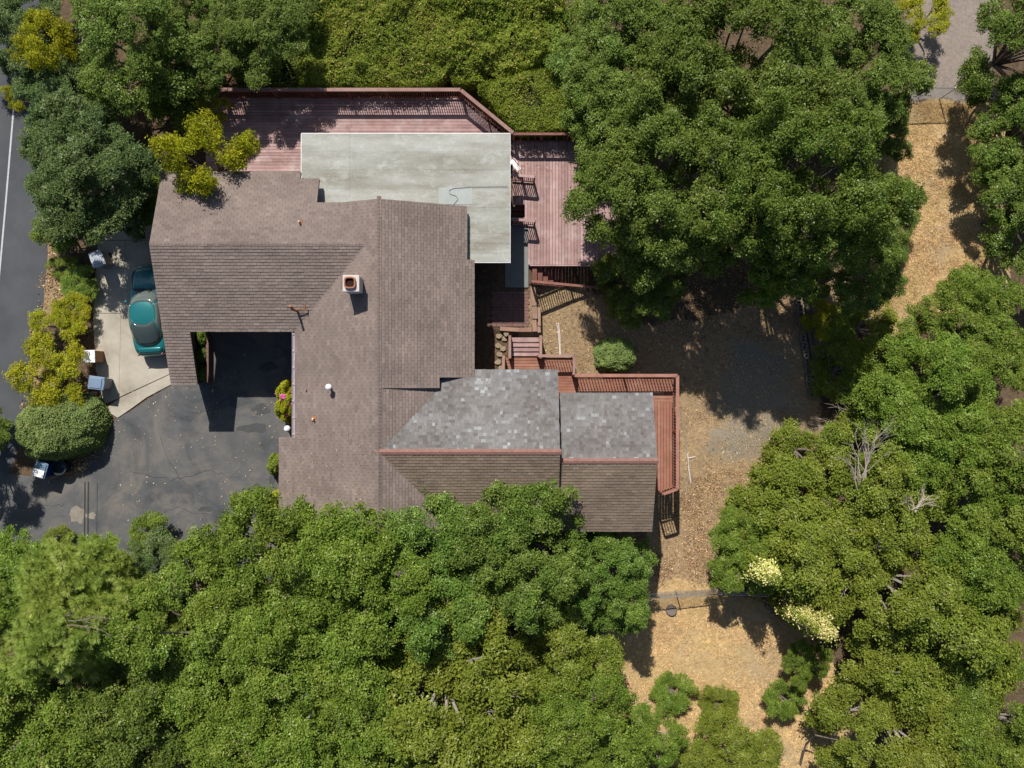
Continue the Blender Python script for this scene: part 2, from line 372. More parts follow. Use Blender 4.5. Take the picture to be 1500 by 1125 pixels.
gx = np.concatenate([[-260, -160, -100, -65, -48, -40], np.arange(-35, 35.01, 0.2), [40, 48, 65, 100, 160, 260]])
gy = np.concatenate([[-260, -160, -100, -60, -42, -33], np.arange(-28, 28.01, 0.2), [33, 42, 60, 100, 160, 260]])
GX, GY = np.meshgrid(gx, gy); GZ = tz(GX, GY)
fxx = F / (H - GZ); PX = 750 + GX * fxx; PY = 562.5 - GY * fxx
wob = (fbm(GX * 0.9, GY * 0.9) - 0.5)
QX = PX + wob * 26; QY = PY + (fbm(GX * 0.9 + 50, GY * 0.9 + 9) - 0.5) * 26
def zone(polys):
    r = np.zeros(PX.shape)
    for p in polys: r = np.maximum(r, inpoly(p, QX, QY).astype(float))
    for _ in range(3):
        r = (r + np.roll(r, 1, 0) + np.roll(r, -1, 0) + np.roll(r, 1, 1) + np.roll(r, -1, 1)) / 5
    return r
POLY_STRAW = [[(885, 868), (955, 850), (1060, 858), (1140, 900), (1215, 960), (1260, 1160), (1160, 1160), (930, 1080), (875, 1000)],
              [(1270, 255), (1330, 146), (1470, 146), (1480, 420), (1345, 480), (1300, 500), (1270, 420)]]
POLY_MULCH = [[(770, 420), (870, 425), (960, 480), (1180, 430), (1200, 650), (1100, 740), (1070, 860), (945, 860), (950, 700), (1000, 560), (840, 560), (760, 540)],
              [(72, 330), (100, 330), (110, 430), (66, 470), (50, 620), (40, 640), (30, 600)], [(1180, 400), (1240, 400), (1260, 480), (1190, 520)],
              [(1090, 1010), (1260, 1010), (1270, 1150), (1100, 1150)]]
gravm = np.clip(1.15 - np.sqrt(((QX - 1108) / 95) ** 2 + ((QY - 590) / 120) ** 2), 0, 1)
gravm = np.clip(gravm * 1.3 - .1 + (fbm(GX * .55 + 70, GY * .55) - .5) * .9, 0, 1)
POLY_PATH = [[(1325, -80), (1470, -80), (1450, 145), (1325, 150)]]
ZN = {'straw': zone(POLY_STRAW), 'mulch': zone(POLY_MULCH), 'gravel': gravm, 'path': zone(POLY_PATH)}
far = 0.0 * GX
nx, ny = len(gx), len(gy)
idx = np.arange(nx * ny).reshape(ny, nx)
FQ = np.stack([idx[:-1, :-1], idx[:-1, 1:], idx[1:, 1:], idx[1:, :-1]], -1).reshape(-1, 4)
gme = np_mesh('ground', np.stack([GX, GY, GZ], -1).reshape(-1, 3), FQ, M['ground'], smooth=True)
for k, z in ZN.items():
    at = gme.attributes.new(k, 'FLOAT', 'POINT'); at.data.foreach_set('value', z.astype(np.float32).ravel())
link('ground', gme, kind='structure')

def sheet(name, poly, z, mat, parent=None, kind='structure'):
    pts = [P(*q, z) for q in poly]
    m = MB(); m.prism([(p.x, p.y) for p in pts], z - 0.004, z)
    return m.build(name, mat, parent, kind=kind)
road = sheet('road', [(-420, -180), (80, -180), (66, 310), (70, 370), (64, 440), (48, 560), (42, 620), (10, 700), (-20, 830), (-60, 1330), (-420, 1330)], 0.008, M['road'])
lane = [P(*q, 0.012) for q in [(24, 60), (19, 170), (9, 290), (1, 380), (-12, 520), (-30, 700)]]
m = MB()
for a, b in zip(lane[:-1], lane[1:]): m.bar(a, b, 0.085, 0.004)
m.build('edge_line', M['marking'], None, kind='structure')
drive = sheet('driveway', [(252, 562), (286, 562), (286, 466), (446, 466), (446, 640), (424, 800), (420, 850), (-60, 850), (-40, 770), (-10, 690), (60, 700), (108, 690), (150, 652), (170, 612), (190, 603), (225, 580)], 0.016, M['asphalt'])
def blob_sheet(name, cx, cy, rx, ry, z, mat, parent, seed, n=22):
    r = random.Random(seed); ph = [r.uniform(0.45, 1.5) for _ in range(n)]
    ph = [(ph[i - 1] + 2 * ph[i] + ph[(i + 1) % n]) / 4 for i in range(n)]
    poly = [(cx + rx * ph[i] * math.cos(2 * math.pi * i / n), cy + ry * ph[i] * math.sin(2 * math.pi * i / n)) for i in range(n)]
    return sheet(name, poly, z, mat, parent, kind='structure')
for i, (cx, cy, rx, ry) in enumerate([(392, 538, 12, 6), (382, 600, 14, 8), (345, 592, 10, 5), (372, 628, 22, 7), (400, 700, 7, 9), (300, 745, 9, 4), (376, 714, 6, 6)]):
    blob_sheet('asphalt_patch', cx, cy, rx, ry, 0.020, M['patch_dark'], None, i)
for i, (cx, cy, rx, ry) in enumerate([(114, 754, 13, 12), (134, 755, 7, 5)]):
    blob_sheet('worn_patch', cx, cy, rx, ry, 0.020 + 0.004 * i, M['patch_light'], None, 40 + i)
m = MB()  # overhead cable shadows, laid on the asphalt as thin dark strips
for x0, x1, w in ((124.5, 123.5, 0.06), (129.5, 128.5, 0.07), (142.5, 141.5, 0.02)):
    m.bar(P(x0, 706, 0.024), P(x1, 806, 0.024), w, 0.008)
m.build('cable_shadow', M['tar_and_shadow'], None, kind='structure')
m = MB()
for q in ([(235, 640), (262, 700), (318, 742), (345, 735)], [(190, 690), (250, 705), (300, 690), (352, 700)], [(205, 765), (262, 742), (330, 760)], [(60, 740), (95, 738)]):
    q = [P(*a, 0.022) for a in q]
    for a, b in zip(q[:-1], q[1:]):
        n = 6; last = a
        for k in range(1, n + 1):
            c = a.lerp(b, k / n) + Vector((random.uniform(-.12, .12), random.uniform(-.12, .12), 0)) * (k < n); m.bar(last, c, random.uniform(.008, .02), 0.004); last = c
m.build('asphalt_crack', M['tar_and_shadow'], None, kind='structure')

# concrete pad: slabs with open joints
pad = thing('concrete_pad', None, None, kind='structure')
def slab(poly, z=0.06):
    pts = [P(*q, z) for q in poly]; c = sum(pts, Vector()) / len(pts)
    pts = [p + (c - p).normalized() * 0.012 for p in pts]
    m = MB(); m.prism([(p.x, p.y) for p in pts], -0.02, z + random.uniform(-.004, .004)); m.build('slab', M['concrete'], pad)
slab([(150, 250), (198, 250), (198, 352), (143, 352)]); slab([(198, 250), (315, 250), (315, 352), (198, 352)])
slab([(143, 352), (184, 352), (177, 459), (136, 459)]); slab([(184, 352), (315, 352), (315, 459), (177, 459)])
slab([(136, 459), (177, 459), (174, 584), (152, 592), (140, 540)]); slab([(177, 459), (282, 459), (282, 532), (264, 541), (174, 582)])
slab([(176, 582.5), (264, 541.5), (264, 556), (215, 582), (190, 600), (172, 612), (152, 600)])

# ------------------------------------------------------------------ the house
house = thing('house', 'brown shingled L-shaped house with a grey flat roof section', 'house', (0, 0, 0))
EXPO, TABW = 0.145, 0.30

def slope(axis, rp, rz, pitch, dirn, rects, mat, thick=0.15, lift=0.0, newlook=False, slabmat=None):
    """one roof slope: a deck plus its courses of single shingle tabs; rects = (u0, u1, d0, d1), d measured level from the ridge"""
    cs = 1 / math.sqrt(1 + pitch * pitch)
    def W(u, d, n=0.0):
        # n along the slope's normal
        z = rz + lift - pitch * d + n * cs; h = rp + dirn * (d + n * cs * pitch)
        return (u, h, z) if axis == 'x' else (h, u, z)
    flip = (dirn > 0) == (axis == 'x')
    sl = MB()
    Vs, Fs, Sh = [], [], []
    nv = 0
    for (u0, u1, d0, d1) in rects:
        d0 += 0.003
        vs = [W(u0, d0), W(u1, d0), W(u1, d1), W(u0, d1)]
        vs += [(v[0], v[1], v[2] - thick) for v in vs]
        fs = [(0, 1, 2, 3), (7, 6, 5, 4), (0, 4, 5, 1), (1, 5, 6, 2), (2, 6, 7, 3), (3, 7, 4, 0)]
        if flip: fs = [tuple(reversed(f)) for f in fs]
        sl.add(vs, fs)
        v1 = (d1 - d0) / cs; nrow = int(math.ceil(v1 / EXPO))
        for j in range(nrow):
            db = d1 + 0.02 - j * EXPO * cs; dt = max(d0, db - (EXPO + 0.03) * cs)
            off = ((j % 2) * 0.5 + random.uniform(-0.06, 0.06)) * TABW
            if newlook: off = random.uniform(0, TABW)
            us = [u0 - 0.015]; u = u0 - off
            while u < u1:
                u += TABW if not newlook else random.uniform(0.10, 0.24)
                if u > u0 + 0.05: us.append(min(u, u1 + 0.015))
            for a, b in zip(us[:-1], us[1:]):
                if b - a < 0.03: continue
                g = 0.007; tb = random.uniform(0.026, 0.036) if not newlook else random.choice((0.008, 0.018)); tt = 0.004
                jb = random.uniform(-.006, .006)
                q = [W(a + g, db + jb, tb), W(b - g, db + jb, tb), W(b, dt, tt), W(a, dt, tt), W(a + g, db + jb, -0.002), W(b - g, db + jb, -0.002)]
                Vs += q
                f = [(0, 1, 2, 3), (4, 5, 1, 0), (0, 3, 3, 4), (1, 5, 2, 2)]
                f = [(0, 1, 2, 3), (4, 5, 1, 0)]
                if not flip: f = [tuple(reversed(x)) for x in f]
                Fs += [[i + nv for i in x] for x in f]; nv += 6
                s = np.clip(random.gauss(0.5, 0.15), 0, 1)
                if newlook:
                    pu, pv = (a + b) / 2, db
                    w = float(fbm(np.array([pu * 0.8 + 5]), np.array([pv * 1.4 + 3]), 3)[0])
                    s = np.clip(random.gauss(0.42, 0.16) + (w - 0.5) * 0.9, 0, 1)
                    if random.random() < 0.03 + max(0, w - 0.5) * 0.55: s = random.uniform(0.7, 0.95)
                Sh += [s, s]
    o = sl.build('roof', slabmat or M['fascia'], house)
    me = np_mesh('shingles', np.array(Vs), np.array(Fs), mat, {'shade': np.array(Sh)})
    link('shingles', me, o, kind='stuff')
    return o

def ridge_tiles(parent, axis, rp, rz, u0, u1, pitch, mat, w=0.125, step=0.21, thick=0.03, joined=False):
    mb = MB()
    mb.add([(0, -w, -pitch * w), (0, 0, 0), (0, w, -pitch * w), (step * 1.15, -w, -pitch * w - .02), (step * 1.15, 0, -.02), (step * 1.15, w, -pitch * w - .02),
            (0, -w, -pitch * w - thick), (0, 0, -thick), (0, w, -pitch * w - thick)],
           [(0, 3, 4, 1), (1, 4, 5, 2), (6, 0, 1, 7), (7, 1, 2, 8)])
    if not joined:
        me = mb.mesh('ridge_tile', mat)
    n = int((u1 - u0) / step); al = MB()
    for i in range(n + 1):
        u = u0 + i * step + random.uniform(-.006, .006); z = rz + (0.022 if joined else 0.05) + random.uniform(-.004, .004)
        if joined:
            al.add([(u + v[0] if axis == 'x' else rp - v[1], rp + v[1] if axis == 'x' else u + v[0], z + v[2]) for v in mb.v], mb.f)
        else:
            link('ridge_tile', me, parent, (u, rp, z) if axis == 'x' else (rp, u, z), (0, random.uniform(-.01, .01), 0 if axis == 'x' else math.pi / 2))
    if joined: al.build('ridge_cap', mat, parent, kind='stuff')

def gable_wall(axis, u0, u1, h0, h1, rp, rz, pitch0, pitch1, zb, drop=0.19):
    """walls under a gable: a five-sided prism whose top stays just under the roof deck"""
    za = rz - pitch0 * abs(rp - h0) - drop; zc = rz - pitch1 * abs(h1 - rp) - drop
    prof = [(h0, zb), (h1, zb), (h1, zc), (rp, rz - drop), (h0, za)]
    vs = []
    for u in (u0, u1):
        for h, z in prof: vs.append((u, h, z) if axis == 'x' else (h, u, z))
    fs = [(4, 3, 2, 1, 0), (5, 6, 7, 8, 9)] + [(i, (i + 1) % 5, 5 + (i + 1) % 5, 5 + i) for i in range(5)]
    if axis != 'x': fs = [tuple(reversed(f)) for f in fs]
    m = MB(); m.add(vs, fs); return m.build('wall', M['wall'], house)

# west wing (ridge runs east-west)
A_Y, A_Z, A_P = 6.194, 4.70, 0.322
ra = slope('x', A_Y, A_Z, A_P, -1, [(-16.08, -6.2, 0, 3.757), (-16.08, -14.84, 3.757, 6.21)], M['roof'])
rb_ = slope('x', A_Y, A_Z, A_P, +1, [(-16.08, -9.72, 0, 3.556), (-9.72, -8.84, 0, 3.19), (-8.84, -6.2, 0, 2.0)], M['roof'])
ridge_tiles(ra, 'x', A_Y, A_Z, -16.08, -6.5, A_P, M['roof'], 0.10, 0.16, 0.012, joined=True)
gable_wall('x', -9.95, -6.3, 2.95, 7.9, A_Y, A_Z, A_P, A_P, -0.1)
gable_wall('x', -15.55, -9.95, 2.95, 9.2, A_Y, A_Z, A_P, A_P, -0.1)
m = MB(); m.box((-15.93, 1.46, 1.25), (0.12, 2.83, 2.5)); m.build('wall', M['wall'], house)  # side wall added under the strip roof, unseen from above, to shade the planter
# main block (ridge runs north-south)
B_X, B_Z, B_P = -5.863, 4.925, 0.347
rw = slope('y', B_X, B_Z, B_P, -1, [(-2.47, 8.15, 0, 4.127)], M['roof'])
rw2 = slope('y', B_X, B_Z, B_P, -1, [(-7.2, -2.47, 0, 4.93)], M['roof'], lift=0.03)
re = slope('y', B_X, B_Z, B_P, +1, [(-0.17, 8.15, 0, 2.553), (5.70, 8.15, 2.553, 3.78), (0.31, 5.70, 2.553, 4.11)], M['roof'])
re2 = slope('y', B_X, B_Z - 0.02, 0.42, +1, [(-7.2, -0.10, 0, 4.0)], M['roof'])
ridge_tiles(rw, 'y', B_X, B_Z, -7.1, 8.1, B_P, M['roof'], 0.10, 0.16, 0.012, joined=True)
gable_wall('y', 0.5, 7.7, -9.45, -2.25, B_X, B_Z, B_P, B_P, -0.1)
gable_wall('y', -6.1, 0.45, -10.25, -2.3, B_X, B_Z, B_P, 0.42, -0.1, drop=0.24)
# newer cross gable with pale grey shingles, and the lower addition east of it
C_Y, C_Z, C_P = -2.99, 4.90, 0.378
rc = slope('x', C_Y, C_Z, C_P, +1, [(-6.2, -1.70, 0, 3.27), (-1.70, 2.107, 0, 3.64)], M['roof_new'], newlook=True)
rc2 = slope('x', C_Y, C_Z, C_P, -1, [(-6.2, 2.107, 0, 3.75)], M['roof_back'])
ridge_tiles(rc, 'x', C_Y, C_Z + 0.01, -6.05, 2.0, C_P, M['ridge'])
gable_wall('x', -5.6, 1.75, -6.3, 0.1, C_Y, C_Z, C_P, C_P, -1.4)
D_Y, D_Z, D_P = -3.44, 4.40, 0.35
rd = slope('x', D_Y, D_Z, D_P, +1, [(2.19, 6.50, 0, 3.02)], M['roof_new'], newlook=True)
rd2 = slope('x', D_Y, D_Z, D_P, -1, [(2.12, 6.50, 0, 3.39)], M['roof_back'])
ridge_tiles(rd, 'x', D_Y, D_Z + 0.01, 2.13, 6.35, D_P, M['ridge'])
gable_wall('x', 1.78, 6.1, -6.35, -0.95, D_Y, D_Z, D_P, D_P, -3.2)

# flat roof: overlapping strips of pale roofing
fr = thing('flat_roof', None, None); fr.parent = house
m = MB(); m.box(((-9.77 - .11) / 2, (7.0 + 11.63) / 2, 3.07), (9.62, 4.6, 0.2)); m.box(((-3.2 - .14) / 2, 6.35, 3.07), (3.06, 1.27, 0.2))
m.build('roof_deck', M['trim'], fr)
ys = [11.63, 10.80, 9.95, 9.08, 8.22, 6.98]
for i in range(5):
    xs = [-9.79, -7.55 + random.uniform(-.02, .02), -0.09]
    for j in range(2):
        piece('roofing_sheet', M['flat'], ((xs[j] + xs[j+1]) / 2, (ys[i] + ys[i+1]) / 2, 3.185 + 0.004 * (j + i % 2)), (xs[j+1] - xs[j] - 0.006, ys[i] - ys[i+1] - 0.006, 0.028), fr, (0.006, 0, 0))
ys = [6.98, 6.52, 6.08, 5.68]
for i in range(3):
    piece('roofing_sheet', M['flat'], (-1.66, (ys[i] + ys[i+1]) / 2, 3.185 + 0.004 * (i % 2)), (3.14, ys[i] - ys[i+1] - 0.007, 0.028), fr, (0.006, 0, 0))
pt = piece('roof_patch', m_simple('bluish_patch', (0.335, 0.36, 0.345), 0.8, 0.2, 0.15), tuple(P(667, 287, 3.21)), (1.55, 0.78, 0.008), fr)
m = MB(); m.tube([P(x, y, 3.235) for x, y in ((664, 300), (671, 292), (668, 287), (659, 284), (658, 279), (664, 276), (690, 274), (744, 273))], 0.008, 5)
tag(m.build('cable', M['tar_and_shadow'], None), 'thin dark cable curling over the pale flat roof', 'cable')
m = MB()
m.bar((-9.80, 11.655, 3.09), (-0.08, 11.655, 3.09), 0.03, 0.2); m.bar((-0.085, 11.63, 3.09), (-0.085, 5.66, 3.09), 0.03, 0.2)
m.bar((-3.2, 5.655, 3.09), (-0.06, 5.655, 3.09), 0.03, 0.2); m.bar((-9.80, 7.0, 3.09), (-9.80, 11.63, 3.09), 0.03, 0.2)
m.build('roof_edge', M['trim'], fr)
m = MB(); m.box((-5.0, 9.45, 1.45), (8.9, 3.7, 3.04)); m.box((-1.75, 7.0, 1.45), (2.4, 1.4, 3.04)); m.build('wall', M['wall'], house)

# chimney, vents, gutter
ch = MB(); ch.box((-6.94, 4.34, 4.6), (0.66, 0.66, 1.9)); ch.box((-6.94, 4.34, 5.56), (0.72, 0.72, 0.10))
cho = ch.build('chimney', M['chimney'], house, bevel=0.02)
m = MB()
def rsq(r, k, n=24):
    out = []
    for i in range(n):
        a = 2 * math.pi * i / n; c, s = math.cos(a), math.sin(a); d = (abs(c) ** k + abs(s) ** k) ** (1 / k); out.append((r * c / d, r * s / d))
    return out
o_, i_ = rsq(0.25, 4), rsq(0.19, 4); n = 24
vs = [(-6.97 + x, 4.36 + y, 5.55) for x, y in o_] + [(-6.97 + x, 4.36 + y, 5.74) for x, y in o_] + [(-6.97 + x, 4.36 + y, 5.74) for x, y in i_] + [(-6.97 + x, 4.36 + y, 5.615) for x, y in i_]
fs = []
for k in range(3): fs += [(k*n+i, k*n+(i+1)%n, (k+1)*n+(i+1)%n, (k+1)*n+i) for i in range(n)]
m.add(vs, fs); m.build('flue', M['flue'], cho)
m = MB(); m.add([(-6.97 + x, 4.36 + y, 5.622) for x, y in i_], [tuple(range(n))]); m.build('flue_opening', M['flue_dark'], cho)  # flat dark disc closing the flue just below its rim
def vent(px, py, z, h, r, mat, label, cap=False, flash=True, lean=(0, 0)):
    b = P(px, py, z); b.z -= 0.1
    m = MB(); m.tube([b, b + Vector((lean[0], lean[1], h))], r, 10)
    o = m.build('roof_vent', mat, house); o['label'] = label
    if cap:
        m = MB(); m.lathe([(0.0, 0.10), (0.06, 0.095), (0.13, 0.05), (0.145, 0.0), (0.13, -0.03), (0.0, -0.03)][::-1], b + Vector((lean[0], lean[1], h)), 16); m.build('vent_cap', M['white_metal'], o, smooth=True)
    if flash:
        m = MB(); m.box(b + Vector((0, 0, 0.155)), (0.2, 0.22, 0.02)); m.build('flashing', M['rust'], o)
    return o
vent(440, 326, 4.34, 0.38, 0.04, M['metal'], 'short pipe vent on the pinkish north slope')
vent(485, 567, 4.12, 0.55, 0.06, M['white_metal'], 'white mushroom vent on the west slope', cap=True, flash=False)
vent(449, 571, 3.68, 0.24, 0.03, M['rust'], 'tiny rusty pipe near the gutter', flash=False)
vent(460, 613, 3.82, 0.36, 0.035, M['white_metal'], 'white-topped pipe on a rusty flashing')
b = P(436, 456, 3.78); m = MB()
m.tube([b - Vector((0, 0, .1)), b + Vector((0, 0, 0.8))], 0.055, 8); m.tube([b + Vector((0.02, 0.05, 0.25)), b + Vector((0.42, 0.12, 0.25))], 0.025, 6)
m.tube([b + Vector((0.42, 0.0, 0.2)), b + Vector((0.42, 0.26, 0.3))], 0.03, 6); m.tube([b + Vector((-.02, 0.05, 0.75)), b + Vector((-.03, 0.14, 1.0))], 0.06, 8)
o = m.build('roof_vent', M['rust'], house); o['label'] = 'rusty pipe stack with a bent side arm by the valley'
m = MB()
for (dx, dz, w, h) in ((0, -.05, .13, .012), (-.065, 0, .012, .11), (.065, -.01, .012, .09)): m.bar((-10.06 + dx, -2.46, 3.44 + dz), (-10.06 + dx, 2.42, 3.44 + dz), w, h)
for i in range(7): m.box((-10.06, -2.3 + i * 0.77, 3.485), (.13, .025, .012))
m.build('gutter', M['gutter'], house)
m = MB()
for i in range(5): m.box((-10.0, -1.6 + i * 0.9, 1.75), (0.06, 0.7, 1.2))
m = MB(); m.box((-12.6, 2.93, 1.15), (3.6, 0.05, 2.2))
gd = m.build('garage_door', M['trim'], house)
for i in range(3): piece('door_panel', M['trim'], (-12.6, 2.895, 0.5 + i * 0.72), (3.4, 0.03, 0.64), gd)
for (c, d) in (((-2.22, 3.6, 1.9), (.06, 1.6, 1.1)), ((6.125, -3.4, 1.6), (.06, 2.2, 2.0)), ((-9.48, 0.5, 1.7), (.06, 1.8, 1.2))):
    w = piece('window', M['trim'], c, d, house); 
    link('pane', unit_box(M['glass']), w, (0, 0, 0), (0, 0, 0), (1.2, 0.9, 0.9))

# ------------------------------------------------------------------ decks
def railing(parent, a, b, mats, h=1.05, pitch=0.125, posts=2.0, capw=0.14, ends=(1, 1), slope_bal=False):
    """a cap board with a lower rail, posts and single balusters, a and b on the deck surface"""
    a, b = Vector(a), Vector(b); cap, bal = mats; up = Vector((0, 0, h))
    r = bar_piece('railing', cap, a + up - Vector((0, 0, .02)), b + up - Vector((0, 0, .02)), capw, 0.04, parent)
    r2 = Matrix.LocRotScale(r.location, r.rotation_euler, r.scale).inverted()
    def sub(o): o.parent = r; o.matrix_parent_inverse = r2; return o
    sub(bar_piece('lower_rail', bal, a + Vector((0, 0, .12)), b + Vector((0, 0, .12)), 0.04, 0.09, None))
    sub(bar_piece('upper_rail', bal, a + Vector((0, 0, h - .09)), b + Vector((0, 0, h - .09)), 0.04, 0.09, None))
    L = (b - a).length; n = max(1, int(round(L / pitch)))
    for i in range(n + 1):
        p = a.lerp(b, i / n)
        sub(piece('baluster', bal, p + Vector((0, 0, h * 0.5)), (0.036, 0.036, h - 0.12), None))
    k = max(1, int(round(L / posts)))
    for i in range(k + 1):
        if (i == 0 and not ends[0]) or (i == k and not ends[1]): continue
        p = a.lerp(b, i / k); sub(piece('post', bal, p + Vector((0, 0, h * 0.5 - .12)), (0.09, 0.09, h + 0.14), None))
    return r

def boards(parent, mat, axis, rows, pitch, z, span, cut=None, seg=(3.0, 4.6), thick=0.038, w=None, joint=True):
    """planks laid row by row, butt-jointed, each its own piece"""
    w = w or pitch - 0.016
    r0, r1 = rows; n = int(round((r1 - r0) / pitch))
    for i in range(n):
        q = r0 + (i + 0.5) * pitch
        for s0, s1 in (cut(q) if cut else [span]):
            s = s0
            while s < s1 - 0.05:
                e = min(s1, s + random.uniform(*seg)) if joint else s1
                if s1 - e < 0.8: e = s1
                c = (s + e) / 2; L = e - s - 0.006; dz = random.uniform(-.003, .003)
                if axis == 'x': piece('plank', mat, (c, q, z - thick / 2 + dz), (L, w, thick), parent, (random.uniform(-.006, .006), 0, 0))
                else: piece('plank', mat, (q, c, z - thick / 2 + dz), (L, w, thick), parent, (random.uniform(-.006, .006), 0, math.pi / 2))
                s = e

ZU = 0.5
up = thing('upper_deck', 'faded red deck wrapping behind the pale flat roof', 'deck', (0, 0, 0))
def cutF(y):
    x1 = -0.02 if y < 12.2 else -0.02 - (y - 12.2) / 2.15 * 2.5
    return [(-15.4, x1)] if y > 11.0 else [(-15.4, -9.3)]
boards(up, M['deck'], 'x', (9.15, 14.36), 0.155, ZU, None, cutF)
def cutG(x):
    r = [(8.0, 12.2)] if x < 0.86 else [(6.0, 12.2)]
    if x < 0.62: r = [(8.0, 8.38), (9.02, 12.2)]
    return r
boards(up, M['deck'], 'y', (0.02, 5.45), 0.155, ZU, None, cutG, seg=(6, 7))
piece('rim_board', M['deck'], (3.2, 5.96, ZU - .07), (4.6, 0.05, 0.2), up)
piece('rim_board', M['deck_dark'], (-8.9, 14.40, ZU - .12), (13.0, 0.05, 0.24), up)
piece('rim_board', M['deck_dark'], (2.75, 12.24, ZU - .12), (5.4, 0.05, 0.24), up)
for x in (-14, -11, -8, -5, -2.6): piece('post', M['deck_dark'], (x, 14.2, ZU / 2 - 0.1), (0.14, 0.14, ZU), up)
for x in (1.2, 3.2, 5.2):
    for y in (6.2, 9.2, 12.0): piece('post', M['deck_dark'], (x, y, (ZU + tzf(x, y)) / 2 - 0.1), (0.14, 0.14, ZU - tzf(x, y)), up)
RM = (M['rail_cap'], M['deck_dark'])
railing(up, (-15.4, 14.36, ZU), (-2.52, 14.36, ZU), RM, 1.08, 0.115, 1.9, 0.17)
railing(up, (-2.48, 14.33, ZU), (0.06, 12.25, ZU), RM, 1.08, 0.115, 1.7, 0.17)
railing(up, (0.10, 12.20, ZU), (5.4, 12.20, ZU), (M['deck_dark'], M['deck_dark']), 1.08, 0.36, 1.35, 0.12)
# guard rails round the stair opening in the deck, and the steps inside it
railing(up, (-0.05, 10.23, ZU), (1.10, 10.13, ZU), (M['deck'], M['deck_dark']), 1.0, 0.10, 0.55, 0.13, (0, 1))
railing(up, (-0.05, 8.06, ZU), (1.12, 7.97, ZU), (M['deck'], M['deck_dark']), 1.0, 0.10, 1.1, 0.13, (0, 1))
m = MB()
for i in range(3): m.box((0.3, 8.5 + 0.2 * i, ZU - 0.75 + 0.2 * i), (0.56, 0.2, 0.04))
m.build('hatch_step', M['deck_dark'], up)

# open stair running down along the south rim of the upper deck
st = thing('deck_stair', 'red open stair descending from the grey slab under the big oak', 'stair', (1.0, 5.5, 0))
nT = 14
for i in range(nT):
    x = 0.14 + i * 0.285; z = 0.36 - i * 0.185
    piece('tread', M['deck_dark'], (x, 0, z), (0.24, 0.80, 0.045), st)
for y in (-0.43, 0.43):
    bar_piece('stringer', M['deck_dark'], (-.1, y, 0.34), (4.1, y, 0.34 - 2.6), 0.05, 0.26, st)
a, b = Vector((0.0, -0.47, 0.42)), Vector((4.05, -0.47, 0.42 - 2.63))
railing(st, a, b, (M['rail_orange'], M['deck_dark']), 1.02, 0.15, 2.0, 0.12)

# lower deck
ZL = 0.0
lo = thing('lower_deck', 'orange-red deck with railing round the east end of the house', 'deck', (0, 0, 0))
boards(lo, M['deck_orange'], 'x', (0.45, 1.42), 0.15, ZL, (-0.42, 3.08), joint=False)
boards(lo, M['deck_orange'], 'x', (-0.75, 0.44), 0.15, ZL, (2.0, 8.24), joint=False)
piece('plank', M['deck_orange'], (7.3, -0.84, ZL - .019), (1.9, 0.14, 0.038), lo)
boards(lo, M['deck_orange'], 'y', (6.52, 8.24), 0.15, ZL, None, lambda x: [(-5.75 + (x - 6.5) * 0.30, -0.92)], joint=False)
RO = (M['rail_orange'], M['deck_orange'])
railing(lo, (3.12, 0.42, ZL), (8.2, 0.42, ZL), RO, 1.05, 0.15, 2.5, 0.16)
railing(lo, (8.2, 0.42, ZL), (8.2, -5.2, ZL), RO, 1.05, 0.15, 2.8, 0.16)
railing(lo, (8.2, -5.2, ZL), (7.5, -5.45, ZL), RO, 1.05, 0.15, 1.0, 0.14)
railing(lo, (1.30, 1.40, ZL), (3.07, 1.40, ZL), (M['rail_cap'], M['deck_dark']), 1.05, 0.14, 1.7, 0.13)
railing(lo, (3.07, 1.36, ZL), (3.07, 0.46, ZL), (M['rail_cap'], M['deck_dark']), 1.05, 0.14, 1.7, 0.13)
railing(lo, (-0.42, 1.40, ZL), (-0.42, 0.46, ZL), (M['rail_cap'], M['deck_dark']), 1.05, 0.14, 1.7, 0.13)
for (x, y) in ((3.2, 0.3), (5.7, 0.3), (8.1, 0.3), (8.1, -2.4), (8.1, -5.0), (6.7, -5.3)):
    g = tzf(x, y); piece('post', M['deck_orange'], (x, y, (ZL + g) / 2 - 0.06), (0.14, 0.14, ZL - g + 0.06), lo)
piece('rim_board', M['deck_orange'], (5.66, 0.47, ZL - .12), (5.2, 0.04, 0.22), lo); piece('rim_board', M['deck_orange'], (8.27, -2.4, ZL - .12), (0.04, 5.7, 0.22), lo)
piece('rim_board', M['deck_orange'], (3.13, 0.95, ZL - .12), (0.04, 1.0, 0.22), lo)
for i in range(4):
    piece('step_tread', M['deck'], (0.66, 2.24 - i * 0.235, 0.27 - i * 0.07), (1.42, 0.225, 0.05), lo)
for x in (-0.11, 1.44):
    piece('step_side', M['rail_cap'], (x, 1.86, 0.30), (0.13, 1.15, 0.75), lo)

